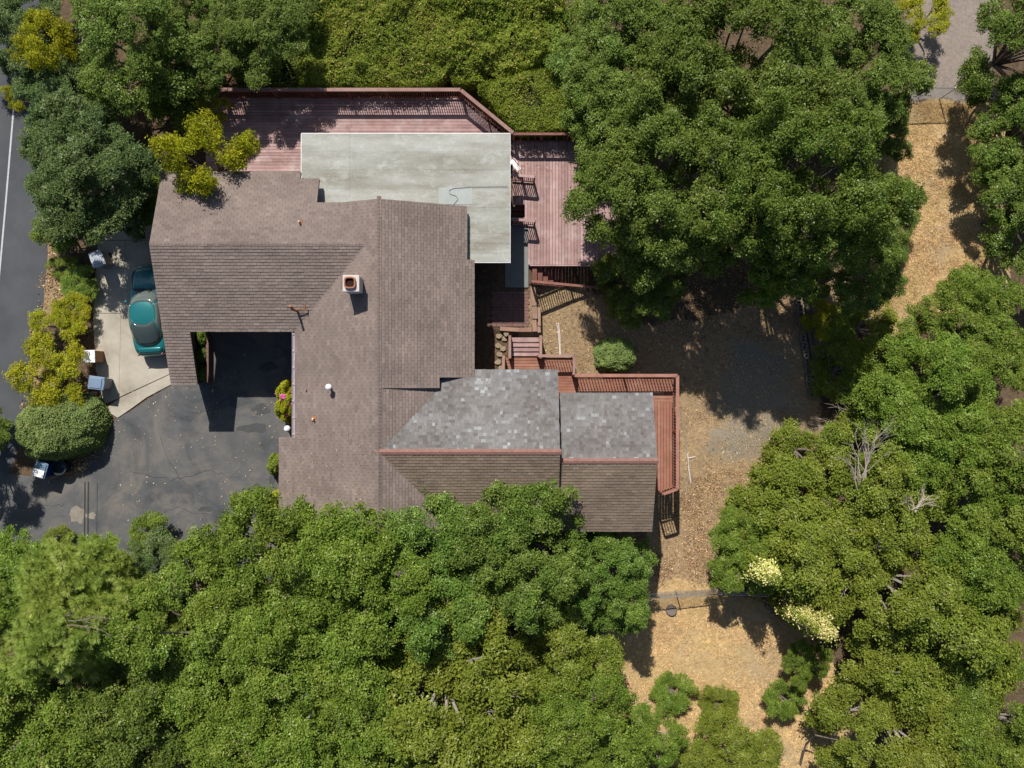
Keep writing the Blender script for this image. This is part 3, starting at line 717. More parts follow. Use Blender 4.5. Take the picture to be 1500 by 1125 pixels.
# slab, brick path, timbers and stones by the stair
sl = MB(); p0, p1 = P(740, 421, 0.33), P(774, 330, 0.33); sl.box(((p0.x + p1.x) / 2, (p0.y + p1.y) / 2, 0.24), (p1.x - p0.x, p1.y - p0.y, 0.2))
link('landing_slab', sl.mesh('landing_slab', m_simple('grey_slab', (0.18, 0.19, 0.18), 0.85, 0.2, 0.2)), None, kind='structure')
bp = thing('brick_path', None, None, kind='structure')
for i in range(11):
    for j in range(7):
        x = -0.92 + j * 0.27 + (i % 2) * 0.06; y = 2.98 + i * 0.162
        piece('brick', M['brickpath'], (x, y, 0.285 + random.uniform(-.008, .008)), (0.255, 0.15, 0.06), bp, (0, 0, random.uniform(-.02, .02)))
te = thing('timber_edging', 'weathered reddish timber edging along the brick path', 'timber edging', (0, 0, 0))
for (x0, y0, x1, y1, z, w) in ((1.05, 4.95, 1.12, 3.95, .40, .24), (1.12, 3.93, 1.16, 3.30, .36, .26), (1.36, 3.9, 1.38, 2.95, .20, .16), (1.12, 3.27, 1.16, 2.66, .30, .22), (1.34, 2.93, 1.36, 2.62, .16, .2), (-0.60, 2.80, 0.35, 2.74, .32, .2), (0.36, 2.74, 1.0, 2.74, .31, .2)):
    bar_piece('timber', M['timber'], (x0, y0, z - .1), (x1, y1, z - .1), w, 0.2, te)
for i, (x, y) in enumerate([(-0.66, 2.45), (-0.38, 2.30), (-0.70, 1.95), (-0.45, 1.8), (-0.62, 1.5), (-0.72, 1.1), (-0.55, 0.8), (-0.3, 2.55)]):
    m = MB(); r = random.Random(i); k = 8
    poly = [(0.17 * r.uniform(.75, 1.15) * math.cos(2 * math.pi * a / k), 0.15 * r.uniform(.75, 1.15) * math.sin(2 * math.pi * a / k)) for a in range(k)]
    m.prism(poly, -0.08, 0.06)
    o = m.build('edging_stone', M['stone'], None, loc=(x, y, tzf(x, y) + 0.04), bevel=0.015)
    tag(o, ('flat tan stone at the top outer corner beside the reddish steps', 'flat tan stone touching the step side, second from the top', 'flat tan stone in the outer row, third from the timber', 'flat tan stone in the inner row, third from the timber', 'flat tan stone in the middle of the row beside the steps', 'flat tan stone in the outer row, second from the roof eave', 'flat tan stone nearest the pale roof eave', 'flat tan stone tucked under the timber beside the steps')[i], 'stone', 'flat stones beside the steps')

# ------------------------------------------------------------------ car
t = NT('teal_car_paint'); lw = t.n('ShaderNodeLayerWeight'); lw.inputs[0].default_value = 0.35
c = t.mix(lw.outputs['Facing'], (0.012, 0.16, 0.165), (0.006, 0.08, 0.10))
M['paint'] = t.bsdf(c, 0.30, 0.5, Metallic=0.2, **{'Coat Weight': 1.0, 'Coat Roughness': 0.06})
M['carglass'] = NT('car_glass').bsdf((0.10, 0.125, 0.115), 0.05, 0.9, **{'Coat Weight': 0.6})  # base colour lifted to stand for reflected sky and the cabin behind
M['tintglass'] = NT('tinted_glass').bsdf((0.045, 0.06, 0.056), 0.05, 0.9, **{'Coat Weight': 0.5})
M['rubber'] = m_simple('tyre_rubber', (0.02, 0.02, 0.02), 0.9, 0.2)
M['dark_trim'] = m_simple('dark_trim', (0.02, 0.022, 0.025), 0.55, 0.3)
M['lamp_red'] = NT('red_lens').bsdf((0.35, 0.02, 0.015), 0.15, 0.5)
M['lamp_clear'] = NT('clear_lens').bsdf((0.6, 0.62, 0.63), 0.08, 0.6)
CAR = (-18.13, 3.72, 0.06)
car = thing('parked_car', 'teal sedan with a large oval rear window parked by the west gable', 'car', CAR, math.radians(3.4))
stn = [(-2.34, .50, .60, .34), (-2.26, .70, .76, .26), (-2.05, .82, .86, .22), (-1.5, .90, .93, .2), (-.6, .925, .94, .2), (.3, .925, .93, .2), (.95, .91, .90, .2), (1.5, .87, .84, .2), (1.95, .78, .76, .22), (2.18, .64, .68, .26), (2.30, .42, .56, .34)]
vs = []; K = None
for (y, w, zt, zb) in stn:
    half = [(0.0, zt + .055), (.45 * w, zt + .045), (.80 * w, zt + .005), (.95 * w, zt - .10), (w, zt - .26), (.985 * w, (zt + zb) / 2 - .08), (.93 * w, zb), (.5 * w, zb - .02), (0, zb - .02)]
    ring = half + [(-x, z) for x, z in half[-2:0:-1]]
    K = len(ring); vs += [(x, y, z) for x, z in ring]
fs = []
for i in range(len(stn) - 1):
    for k in range(K): fs.append((i*K+k, (i+1)*K+k, (i+1)*K+(k+1)%K, i*K+(k+1)%K))
fs.append(tuple(range(K))); fs.append(tuple(reversed(range((len(stn)-1)*K, len(stn)*K))))
m = MB(); m.add(vs, fs); body = m.build('body', M['paint'], car, smooth=True)
sd = body.modifiers.new('smooth', 'SUBSURF'); sd.levels = 2; sd.render_levels = 2
def panel(name, ys, wf, dz):
    st2 = []
    for y in ys:
        i = max(k for k in range(len(stn) - 1) if stn[k][0] <= y + 1e-6); a_, b_ = stn[i], stn[i + 1]; f = (y - a_[0]) / (b_[0] - a_[0]); w = a_[1] + (b_[1] - a_[1]) * f; zt = a_[2] + (b_[2] - a_[2]) * f
        st2.append([(x * wf * w, y, zt + dz + h) for x, h in ((-1, -.012), (-.75, .022), (-.4, .042), (0, .05), (.4, .042), (.75, .022), (1, -.012))])
    m = MB(); n7 = 7
    m.add([p for r in st2 for p in r], [(i*n7+k, i*n7+k+1, (i+1)*n7+k+1, (i+1)*n7+k) for i in range(len(ys) - 1) for k in range(6)])
    o = m.build(name, M['paint'], car, smooth=True); s_ = o.modifiers.new('skin', 'SOLIDIFY'); s_.thickness = 0.02; return o
panel('hood', [1.02, 1.3, 1.6, 1.9, 2.1], .80, .004)
panel('trunk_lid', [-2.2, -2.1, -2.0, -1.92], .78, .002)
NA = 72
def sel(cx, cy, a, b, k, th):
    c, s = math.cos(th), math.sin(th); d = (abs(c) ** k + abs(s) ** k) ** (1 / k); return (cx + a * c / d, cy + b * s / d)
rings = []
for f in np.linspace(0, 1, 7):
    e = f ** 0.9
    a = .835 * (1 - f) + .57 * f - 0.05 * math.sin(math.pi * f) * -1; b = 1.42 * (1 - e) + .56 * e; cy = -.46 * (1 - f) - .24 * f
    z = .93 + .43 * math.sin(f * math.pi / 2) ** 0.85; k = 2.7 - 0.1 * f
    rings.append([(*sel(0, cy, a, b, k, 2 * math.pi * i / NA), z) for i in range(NA)])
def pane_ring(name, mat, sel_fn, parent, off=0.0):
    m = MB(); nb = len(rings)
    vs = [p for r in rings for p in r]; fs = []
    for j in range(nb - 1):
        for i in range(NA):
            th = math.degrees(2 * math.pi * (i + .5) / NA)
            if sel_fn(th, j): fs.append((j*NA+i, j*NA+(i+1)%NA, (j+1)*NA+(i+1)%NA, (j+1)*NA+i))
    used = sorted({i for f in fs for i in f}); mp = {u: k for k, u in enumerate(used)}
    m.add([vs[u] for u in used], [tuple(mp[i] for i in f) for f in fs])
    o = m.build(name, mat, parent, smooth=True); s_ = o.modifiers.new('skin', 'SOLIDIFY'); s_.thickness = 0.012; s_.offset = off; return o
ws = lambda th: 42 < th < 138
rw_ = lambda th: 222 < th < 318
lf = lambda th: 146 <= th <= 176 or 180 <= th <= 213
rt = lambda th: th <= 34 or th >= 327 and th < 358
gl = lambda th, j: (ws(th) or rw_(th)) and j < 6 or (th < 37 and th > 3 or th > 323 or 143 < th < 177 or 183 < th < 217) and 0 < j < 5
pane_ring('windshield', M['carglass'], lambda th, j: ws(th), car)
pane_ring('rear_window', M['tintglass'], lambda th, j: rw_(th), car)
pane_ring('side_window', M['carglass'], lambda th, j: (th > 323 or th < 37) and 0 < j < 5, car)
pane_ring('side_window', M['carglass'], lambda th, j: 143 < th < 217 and 0 < j < 5, car)
pane_ring('roof_pillar', M['paint'], lambda th, j: not (ws(th) or rw_(th)) and not ((th > 323 or th < 37 or 143 < th < 217) and 0 < j < 5), car)
m = MB(); top = rings[-1]; cy = -.24
vs = list(top); nb = NA
for f, dz in ((.75, .03), (.4, .05)): vs += [(x * f, cy + (y - cy) * f, z + dz) for x, y, z in top]
vs.append((0, cy, top[0][2] + .055))
fs = [(r*nb+i, r*nb+(i+1)%nb, (r+1)*nb+(i+1)%nb, (r+1)*nb+i) for r in range(2) for i in range(nb)] + [(2*nb+i, 2*nb+(i+1)%nb, 3*nb) for i in range(nb)]
m.add(vs, fs); m.build('car_roof', M['paint'], car, smooth=True)
wy = MB(); wy.lathe([(0.0, -.1), (.2, -.1), (.29, -.1), (.315, -.08), (.32, 0), (.315, .08), (.29, .1), (.2, .1), (.19, .06), (0, .06)], n=24); tyre_me = wy.mesh('tyre', M['rubber'], True)
rm = MB(); rm.lathe([(0, .075), (.06, .09), (.08, .07), (.17, .065), (.195, .1), (.2, .06)], n=20)
for k in range(7):
    a = 2 * math.pi * k / 7; rm.bar((.05 * math.cos(a), .05 * math.sin(a), .08), (.18 * math.cos(a), .18 * math.sin(a), .085), .035, .02)
rim_me = rm.mesh('rim', M['metal'])
for sx in (-1, 1):
    for y in (-1.42, 1.38):
        w = link('wheel', tyre_me, car, (sx * .80, y, .32), (0, sx * math.pi / 2, 0)); link('rim', rim_me, w, (0, 0, .005))
    m = MB(); m.lathe([(0, -.05), (.07, -.04), (.1, 0), (.07, .04), (0, .05)], n=14)
    link('mirror', m.mesh('mirror', M['paint'], True), car, (sx * .97, .42, .98), (math.pi / 2, 0, 0), (1.0, .8, 1.1))
    m = MB(); m.lathe([(0, .035), (.08, .03), (.12, 0), (.1, -.03), (0, -.04)], n=16); link('headlight', m.mesh('headlight', M['lamp_clear'], True), car, (sx * .50, 2.10, .66), (-0.9, 0, -sx * .5), (1.25, .7, .8))
    m = MB(); m.lathe([(0, .03), (.1, .025), (.13, 0), (0, -.03)], n=16); link('taillight', m.mesh('taillight', M['lamp_red'], True), car, (sx * .55, -2.23, .70), (1.2, 0, -sx * .25), (1.2, .55, .8))
m = MB(); m.bar((-.60, .985, .945), (.60, .985, .945), .04, .02); m.build('cowl', M['dark_trim'], car)
m = MB(); m.bar((-.5, .93, .99), (.05, .99, .965), .02, .02); m.bar((.0, .93, .99), (.5, .99, .965), .02, .02); m.build('wiper', M['dark_trim'], car)

# ------------------------------------------------------------------ bins and boxes by the drive
def wheelie(name, label, loc, rz, bodym, lidm, h=1.02, w=0.60, d=0.72, group=None):
    o = thing(name, label, 'bin', loc, rz, group)
    m = MB(); a, b = .40, .5; z0 = .08
    q = [(-w*a, -d*a), (w*a, -d*a), (w*a, d*a), (-w*a, d*a)]; p = [(-w*b, -d*b), (w*b, -d*b), (w*b, d*b), (-w*b, d*b)]
    m.add([(x, y, z0) for x, y in q] + [(x, y, h - .06) for x, y in p], [(3,2,1,0), (0,1,5,4), (1,2,6,5), (2,3,7,6), (3,0,4,7), (4,5,6,7)]); m.build('bin_body', bodym, o, bevel=.03)
    m = MB(); m.box((0, 0, h - .03), (w + .06, d + .06, .05)); m.box((0, .02, h + .01), (w - .08, d - .12, .05)); m.box((0, -d/2 - .02, h - .03), (w * .5, .06, .04)); m.build('lid', lidm, o, bevel=.02)
    m = MB(); m.tube([(-w*.42, d/2 + .06, h - .08), (w*.42, d/2 + .06, h - .08)], .016, 6); m.bar((-w*.42, d/2 - .03, h - .1), (-w*.42, d/2 + .06, h - .08), .03, .03); m.bar((w*.42, d/2 - .03, h - .1), (w*.42, d/2 + .06, h - .08), .03, .03); m.build('handle', bodym, o)
    for sx in (-1, 1):
        m = MB(); m.tube([(sx * w * .40, d * .40, .11), (sx * (w * .40 + .06), d * .40, .11)], .11, 14); m.build('wheel', M['rubber'], o)
    return o
M['bin_grey'] = m_simple('grey_plastic', (0.17, 0.185, 0.21), 0.5, 0.35, 0.15)
M['bin_steel'] = m_simple('pale_grey_plastic', (0.36, 0.39, 0.44), 0.45, 0.4, 0.15)
M['bin_blue'] = m_simple('blue_plastic', (0.012, 0.025, 0.22), 0.5, 0.4, 0.15)
M['bin_lid_blue'] = m_simple('faded_blue_lid', (0.11, 0.18, 0.25), 0.55, 0.35, 0.15)
M['bin_black'] = m_simple('black_plastic', (0.02, 0.035, 0.045), 0.55, 0.3, 0.2)
M['paper'] = m_simple('white_paper', (0.78, 0.78, 0.77), 0.7, 0.2, 0.08)
M['clay'] = m_simple('terracotta', (0.28, 0.12, 0.07), 0.85, 0.2, 0.3, 6)
M['box_wood'] = m_simple('tan_wood', (0.36, 0.2, 0.10), 0.8, 0.2, 0.25, 6)
wheelie('wheeled_bin', 'grey wheeled bin with a pale lid under the bay tree', P(142, 379, 1.0).xy.to_3d(), 0.35, M['bin_grey'], M['bin_steel'])
wheelie('wheeled_bin', 'blue-grey wheeled bin below the white-topped wooden box', P(141, 561, 1.0).xy.to_3d(), 1.45, M['bin_grey'], m_simple('blue_grey_lid', (0.16, 0.22, 0.31), 0.4, 0.45, 0.2))
bl = wheelie('wheeled_bin', 'bright blue recycling bin beside the round clipped shrub', P(59, 688, 1.0).xy.to_3d(), -0.3, M['bin_blue'], M['bin_lid_blue'])
m = MB(); m.box((0, 0, 0), (.56, .36, .015)); m.box((.03, .0, .02), (.28, .2, .015)); m.box((.16, -.06, .04), (.16, .14, .012))
tag(m.build('paper_pile', M['paper'], None, loc=(*P(56, 693, 1.06).xy, 1.075), rot=(0, 0, -.3)), 'white papers lying on the lid of the blue bin', 'papers')
wb = thing('storage_box', 'tan wooden box with a white top beside the yellow-green shrubs', 'box', P(130, 522, 0.9).xy.to_3d(), 0.03)
for i in range(5): piece('side_board', M['box_wood'], (0, 0, .12 + i * .155), (.56, .56, .145), wb)
piece('box_top', M['white_metal'], (-.02, .0, .90), (.66, .62, .05), wb)
def pot(label, loc, r, h, mat, name='plant_pot', cat='pot'):
    m = MB(); m.lathe([(r*.72, 0), (r, h*.9), (r*1.08, h*.9), (r*1.08, h), (r*.92, h), (r*.88, h*.6), (0, h*.6)], n=20)
    return tag(m.build(name, mat, None, smooth=False, loc=loc), label, cat)
pot('black plastic tub standing right of the blue bin', (*P(90, 684, .4).xy, .02), .36, .62, M['bin_black'], 'plastic_tub', 'tub')
pot('terracotta pot in shade just right of the grey bin', (*P(156, 383, .3).xy, .06), .2, .34, M['clay'])
m = MB(); m.tube([P(74, 700, .35), P(90, 694, .4), P(104, 692, .1)], .07, 8)
tag(m.build('clay_pipe', M['clay'], None), 'brown pipe lying beneath the black tub', 'pipe')
rk = []
for i, (x, y, r) in enumerate([(122, 400, .2), (128, 405, .24), (125, 413, .16), (138, 420, .22), (140, 578, .2)]):
    m = MB(); rr = random.Random(i); m.prism([(r * rr.uniform(.7, 1.1) * math.cos(a * .785), r * rr.uniform(.7, 1.1) * math.sin(a * .785)) for a in range(8)], 0, .22)
    tag(m.build('garden_rock', M['stone'], None, loc=(*P(x, y).xy, 0), bevel=.05), ('tan rock just below the grey bin, leftmost', 'largest tan rock below the grey bin', 'smallest tan rock, lowest of the cluster below the grey bin', 'tan rock on the concrete edge beside the bright green shrub', 'tan rock just below the blue-grey bin')[i], 'rock', 'rocks along the concrete pad')

# globe lamp, planter wall
lp = thing('globe_lamp', 'white globe lamp on a short post beside the gutter', 'lamp', (*P(421, 628, 1.7).xy, 0.016))
m = MB(); m.tube([(0, 0, 0), (0, 0, 1.55)], .035, 8); m.build('post', M['dark_trim'], lp)
m = MB(); m.lathe([(.0, 1.86), (.08, 1.845), (.14, 1.79), (.165, 1.71), (.14, 1.62), (.07, 1.56)][::-1], n=18); m.build('globe', NT('globe_glass').bsdf((0.8, 0.82, 0.84), 0.12, 0.5), lp, smooth=True)
pw = thing('planter_wall', 'low dark brick planter wall under the carport roof strip', 'planter', (0, 0, 0))
for i in range(11):
    for j in range(4): piece('brick', M['brickpath'], (-15.36, 0.12 + i * .215 + (j % 2) * .06, .06 + j * .105), (.13, .205, .095), pw)

# metal frame leaning by the flat roof
m = MB(); b = Vector((-.05, 10.7, ZU))
for dx in (0, .45): m.tube([b + Vector((dx * .4, .65, 0)), b + Vector((dx * .6 + .05, .15, .9)), b + Vector((dx * .9 + .15, -.25, 0))], .014, 6)
m.bar(b + Vector((.0, .4, .42)), b + Vector((.42, -.05, .42)), .2, .015)
tag(m.build('folding_chair', M['white_metal'], None), 'white metal folding chair frame against the flat roof edge', 'chair')

# ------------------------------------------------------------------ fences, blocks, pipes
def chain_fence(label, pts, h, name='chain_link_fence'):
    o = thing(name, label, 'fence', (0, 0, 0)); mesh = MB(); rail = MB()
    for a, b in zip(pts[:-1], pts[1:]):
        a = Vector((*a, tzf(*a))); b = Vector((*b, tzf(*b))); L = (b - a).length; d = (b - a) / L
        n = int(L / .11); N = int(h / .11)
        for s in (1, -1):
            for i in range(-N if s > 0 else 0, n + (0 if s > 0 else N)):
                u0, v0, u1, v1 = i * .11, 0.05, (i + s * N) * .11, h
                if u0 < 0: v0 += -u0 * s; u0 = 0
                if u0 > L: v0 += (u0 - L); u0 = L
                if u1 > L: v1 -= (u1 - L); u1 = L
                if u1 < 0: v1 -= -u1; u1 = 0
                if v1 > v0 + .02: mesh.bar(a + d * u0 + Vector((0, 0, v0)), a + d * u1 + Vector((0, 0, v1)), .007, .007)
        rail.tube([a + Vector((0, 0, h)), b + Vector((0, 0, h))], .026, 6)
        k = max(1, int(L / 2.2))
        for i in range(k + 1):
            p = a.lerp(b, i / k); q = MB(); q.tube([p - Vector((0, 0, .2)), p + Vector((0, 0, h + .06))], .032, 8); q.build('post', M['metal'], o)
    rail.build('top_rail', M['metal'], o); mesh.build('wire_mesh', M['metal'], o, kind='stuff')
    return o
zf = -2.5
chain_fence('chain-link fence crossing between the straw and the gravel path', [tuple(P(1310, 144, zf).xy), tuple(P(1450, 141, zf).xy), tuple(P(1520, 141, zf).xy)], 1.5)
chain_fence('chain-link fence below the house between dirt and dry grass', [tuple(P(925, 864, zf).xy), tuple(P(1050, 861, zf).xy), tuple(P(1150, 866, zf).xy)], 1.0)
bw = thing('block_edging', 'row of cinder blocks edging the shaded gravel yard', 'block row', (0, 0, 0))
hb = MB(); hb.box((0, .17, 0), (.19, .05, .19)); hb.box((0, -.17, 0), (.19, .05, .19)); hb.box((0, 0, 0), (.19, .05, .19)); hb.box((.0775, 0, 0), (.035, .29, .19)); hb.box((-.0775, 0, 0), (.035, .29, .19))
hme = hb.mesh('hollow_block', M['block'])
for i, (x, y) in enumerate([(1169, 441), (1171, 452), (1172, 463), (1173, 473), (1175, 496), (1177, 507), (1179, 519), (1181, 530), (1182, 542), (1183, 554), (1185, 565), (1188, 577)]):
    p = P(x, y, -2.3); p.z = tzf(p.x, p.y) + .12; link('block', hme, bw, p, (0, 0, random.uniform(-.2, .2)), (1.5, 1.0, 1.2))
for i, (q, lab) in enumerate(((((1175, 395), (1184, 470)), 'long grey board lying behind the cinder blocks, upper of two'), (((1184, 484), (1196, 560)), 'long grey board lying behind the cinder blocks, lower of two'))):
    a, b = P(*q[0], -2.3), P(*q[1], -2.3); a.z = tzf(a.x, a.y) + .16; b.z = tzf(b.x, b.y) + .16
    m = MB(); m.bar(a, b, .2, .14); m.bar(a + Vector((.17, .1, -.03)), b + Vector((.17, .1, -.03)), .07, .12)
    tag(m.build('landscape_board', M['old_timber'], None), lab, 'board')
def lay(pts, lift):
    out = []
    for x, y in pts:
        p = P(x, y, -0.9); p.z = 0
        for _ in range(4): g = tzf(p.x, p.y); p = P(x, y, g)
        out.append(p + Vector((0, 0, lift)))
    return out
for nm, label, pts, r in (('plastic_pipe', 'pair of thin white pipes lying on the mulch, left one', [(815, 473), (818, 485), (820, 520)], .022), ('plastic_pipe', 'pair of thin white pipes lying on the mulch, right one', [(818, 473), (820, 490), (821, 521)], .022),
                   ('plastic_pipe', 'short white pipe lying near the round shrub', [(856, 470), (860, 482)], .022), ('plastic_pipe', 'broken white pipe with a side branch on the tan dirt', [(1007, 664), (1009, 690), (1012, 707)], .028), ('plastic_pipe', 'stub of white pipe beside the broken one', [(1008, 671), (1018, 669)], .026)):
    m = MB(); m.tube(lay(pts, .04), r * .75, 6); tag(m.build(nm, M['pvc'], None), label, 'pipe')
m = MB(); m.tube(lay([(996, 600), (1000, 630), (1005, 650), (1008, 680), (1007, 720)], .03), .02, 5)
tag(m.build('garden_hose', M['metal'], None), 'thin grey hose trailing along the dirt beside the lower deck', 'hose')
for i, (x, y, r, lab) in enumerate(((930, 894, .36, 'dark ring of edging left of the pale stump in dry grass'), (983, 893, .30, 'pale sawn stump with a dark rim in the dry grass'))):
    p = lay([(x, y)], 0)[0]; m = MB()
    if i == 0: m.tube([p + Vector((r * .8 * math.cos(a * .3142), r * 1.1 * math.sin(a * .3142), .06)) for a in range(21)], .05, 6)
    else: m.lathe([(r * .95, -.1), (r, .1), (r * .93, .16), (r * .86, .12), (0, .11)], p, 18)
    tag(m.build('edging_ring' if i == 0 else 'tree_stump', M['dark_trim'] if i == 0 else M['old_timber'], None), lab, 'ring' if i == 0 else 'stump')

# ------------------------------------------------------------------ foliage
def leaves(C, Nn, L, Wd, rng, shade):
    """leaf cards: centres C, facing Nn, lengths L, widths Wd -> verts, quads"""
    n = len(C); Nn = Nn / (np.linalg.norm(Nn, axis=1, keepdims=True) + 1e-9)
    d = rng.normal(size=(n, 3)); d -= Nn * (d * Nn).sum(1, keepdims=True); d /= (np.linalg.norm(d, axis=1, keepdims=True) + 1e-9)
    s = np.cross(Nn, d); L = L[:, None]; Wd = Wd[:, None]
    V = np.stack([C - d * L * .5, C + s * Wd * .5 + d * L * .08 + Nn * Wd * .12, C + d * L * .5 - Nn * L * .08, C - s * Wd * .5 + d * L * .08 + Nn * Wd * .12], 1).reshape(-1, 3)
    return V, np.arange(n * 4).reshape(-1, 4), np.clip(shade, 0, 1)

def crown_mesh(name, seed, R, Ht, mat, nsprig=24, nleaf=17, leaf=(.125, .072), dens=1.0, flat=0.36, rough=1.0):
    """a crown of many leaf clumps on an uneven dome of radius R and top height Ht (m); base of the trunk at the origin"""
    rng = np.random.default_rng(seed); ph = rng.uniform(0, 6.28, 5)
    lob = lambda th: 1 + .11 * np.sin(3 * th + ph[0]) + .09 * np.sin(5 * th + ph[1]) + .06 * np.sin(8 * th + ph[2])
    lumps = []; bumpx, bumpy = rng.uniform(0, 99, 2); gap = 1.38 / math.sqrt(dens)
    for _ in range(int(R * R * 60)):
        x, y = rng.uniform(-R, R, 2); r = math.hypot(x, y); th = math.atan2(y, x); Rm = R * .84 * float(lob(th))
        if r > Rm: continue
        if any((x - p[0]) ** 2 + (y - p[1]) ** 2 < (gap * (1 - .36 * (r / Rm) ** 2) * (1.0 if rng.random() < .8 else .8)) ** 2 for p in lumps): continue
        f = r / Rm; hump = float(fbm(np.array([x * .4 + bumpx]), np.array([y * .4 + bumpy]), 2)[0] - .5)
        lr = rng.uniform(.72, 1.18) * min(1.0, .55 + R * .11) * (1 - .22 * f ** 3)
        z = Ht * (1 - flat + flat * math.sqrt(max(0, 1 - f * f))) - lr * .6 + hump * 4.2 * rough + rng.normal() * .42 * rough
        if hump < -.17 and f < .85 and rng.random() < .42: continue      # an open gap in the crown
        lumps.append((x, y, z, lr))
    pts = []
    for x, y, z, lr in lumps:
        for _ in range(int(13 * (lr / .95) ** 2) + 2):
            d = rng.normal(size=3); d[2] = abs(d[2]) - .35; d /= np.linalg.norm(d)
            k = lr * rng.uniform(.72, 1.06); pts.append((x + d[0] * k, y + d[1] * k, z + d[2] * k * .85, rng.uniform(.24, .44)))
    base = [(x, y, z + lr * .3, lr * .6) for x, y, z, lr in lumps]
    Cc, Nc, Sc = [], [], []
    for x, y, z, rr in pts:
        m_ = max(4, int(nsprig * (rr / .42) ** 2))
        d = rng.normal(size=(m_, 3)); d[:, 2] = np.abs(d[:, 2]) * 1.0 - .28; d /= np.linalg.norm(d, axis=1, keepdims=True)
        p = np.array([x, y, z]) + d * (rr * rng.uniform(.72, 1.12, (m_, 1))) * np.array([1, 1, .78])
        bs = rng.normal() * .07; ss = np.clip(rng.normal(.42 + bs, .16, m_), 0, 1)
        pc = np.repeat(p, nleaf, 0) + rng.normal(size=(m_ * nleaf, 3)) * np.array([.115, .115, .07])
        nn = np.repeat(d, nleaf, 0) * .5 + np.array([0, .15, .9]) + rng.normal(size=(m_ * nleaf, 3)) * .55
        Cc.append(pc); Nc.append(nn); Sc.append(np.repeat(ss, nleaf) + rng.normal(size=m_ * nleaf) * .18)
    C = np.concatenate(Cc); N = np.concatenate(Nc); Sx = np.concatenate(Sc)
    k = rng.uniform(.75, 1.25, len(C))
    V, Fq, sh = leaves(C, N, leaf[0] * k, leaf[1] * k, rng, Sx)
    return np_mesh(name, V, Fq, mat, {'shade': sh}), base

def trunk_mesh(name, seed, R, Ht, blobs, mat, r0=.24, nb=16):
    rng = random.Random(seed); m = MB(); f = Ht * .34
    m.tube([(0, 0, -.4), (.03, .02, f * .5), (rng.uniform(-.15, .15), rng.uniform(-.15, .15), f)], [r0 * 1.3, r0, r0 * .85], 9)
    t_ = m.build('tmp', mat); tm = t_.data; bpy.data.objects.remove(t_)
    m = MB()
    for x, y, z, rr in rng.sample(blobs, min(nb, len(blobs))):
        k = rng.uniform(.3, .5)
        m.tube([(0, 0, f * .9), (x * k + rng.uniform(-.3, .3), y * k + rng.uniform(-.3, .3), f + (z - f) * .55), (x * .75, y * .75, z - .35), (x * 1.04, y * 1.04, z + rr * .35)], [r0 * .5, r0 * .3, r0 * .16, .012], 6)
        for q in range(3):
            e = (x * .95 + rng.uniform(-.7, .7), y * .95 + rng.uniform(-.7, .7), z + rr * rng.uniform(.0, .7)); k2 = rng.uniform(.3, .7)
            m.tube([(x * .75, y * .75, z - .35), (x * (.75 + .2 * k2) + rng.uniform(-.2, .2), y * (.75 + .2 * k2) + rng.uniform(-.2, .2), z - .15 + .2 * k2), e], [.026, .016, .006], 4)
    return tm, m.mesh(name + '_limb', mat)

LEAFY = {}
def variant(key, seed, R, Ht, matk, bark='bark', **kw):
    cm, blobs = crown_mesh('crown_' + key, seed, R, Ht, M[matk], **kw)
    tm, lm = trunk_mesh('trunk_' + key, seed, R, Ht, blobs, M[bark]); LEAFY[key] = (R, Ht, cm, tm, lm)
variant('oak_a', 11, 5.0, 7.6, 'oak', 'bark_pale'); variant('oak_b', 12, 3.9, 6.6, 'oak'); variant('oak_c', 13, 3.3, 6.0, 'oak', 'bark_pale')
variant('oakc_a', 15, 4.4, 7.2, 'oak_cool', 'bark_pale', rough=1.15); variant('oakd_a', 21, 5.0, 8.0, 'oak_dark', 'bark_pale'); variant('oakd_b', 22, 3.6, 6.8, 'oak_dark')
variant('bay_a', 31, 4.0, 6.2, 'bay', 'bark_pale', leaf=(.15, .062)); variant('olive_a', 41, 3.6, 5.2, 'olive', 'bark_pale', rough=.9)
variant('oak_s', 51, 1.7, 3.0, 'oak', dens=1.3, rough=.6); variant('olive_s', 52, 1.7, 2.6, 'olive', dens=1.3, rough=.6)
variant('yel_a', 61, 1.9, 3.6, 'yellow', 'bark_pale', dens=1.0, leaf=(.15, .06), rough=.7, nsprig=20)

# pine crown: tufts of long needles
def pine_mesh(seed, R, Ht):
    rng = np.random.default_rng(seed); tips = []
    for k in range(190):
        th = rng.uniform(0, 6.283); f = math.sqrt(rng.uniform(0.0, 1)); r = R * f * (1 + .22 * math.sin(3 * th + 1) + .14 * math.sin(5 * th)) * .9
        if fbm(np.array([r * math.cos(th) * .8 + 3]), np.array([r * math.sin(th) * .8]), 2)[0] < .40: continue
        c = np.array([r * math.cos(th), r * math.sin(th), Ht * (1 - .5 * f * f) - rng.uniform(0, .9)])
        for q in range(rng.integers(7, 12)): tips.append(c + rng.normal(size=3) * np.array([.34, .34, .2]))
    tips = np.array(tips); nn = 95; T = np.repeat(tips, nn, 0)
    d = rng.normal(size=T.shape); d[:, 2] = np.abs(d[:, 2]) + .1; d /= np.linalg.norm(d, axis=1, keepdims=True)
    L = rng.uniform(.2, .36, (len(T), 1)); s = np.cross(d, np.array([0, 0, 1.]) + rng.normal(size=T.shape) * .3); s /= np.linalg.norm(s, axis=1, keepdims=True); w = .015
    V = np.stack([T - s * w, T + s * w, T + d * L + s * w * .4, T + d * L - s * w * .4], 1).reshape(-1, 3)
    sh = np.repeat(np.clip(rng.normal(.45, .17, len(tips)), 0, 1), nn) + rng.normal(size=len(T)) * .1
    return np_mesh('crown_pine', V, np.arange(len(T) * 4).reshape(-1, 4), M['pine'], {'shade': np.clip(sh, 0, 1)}), tips
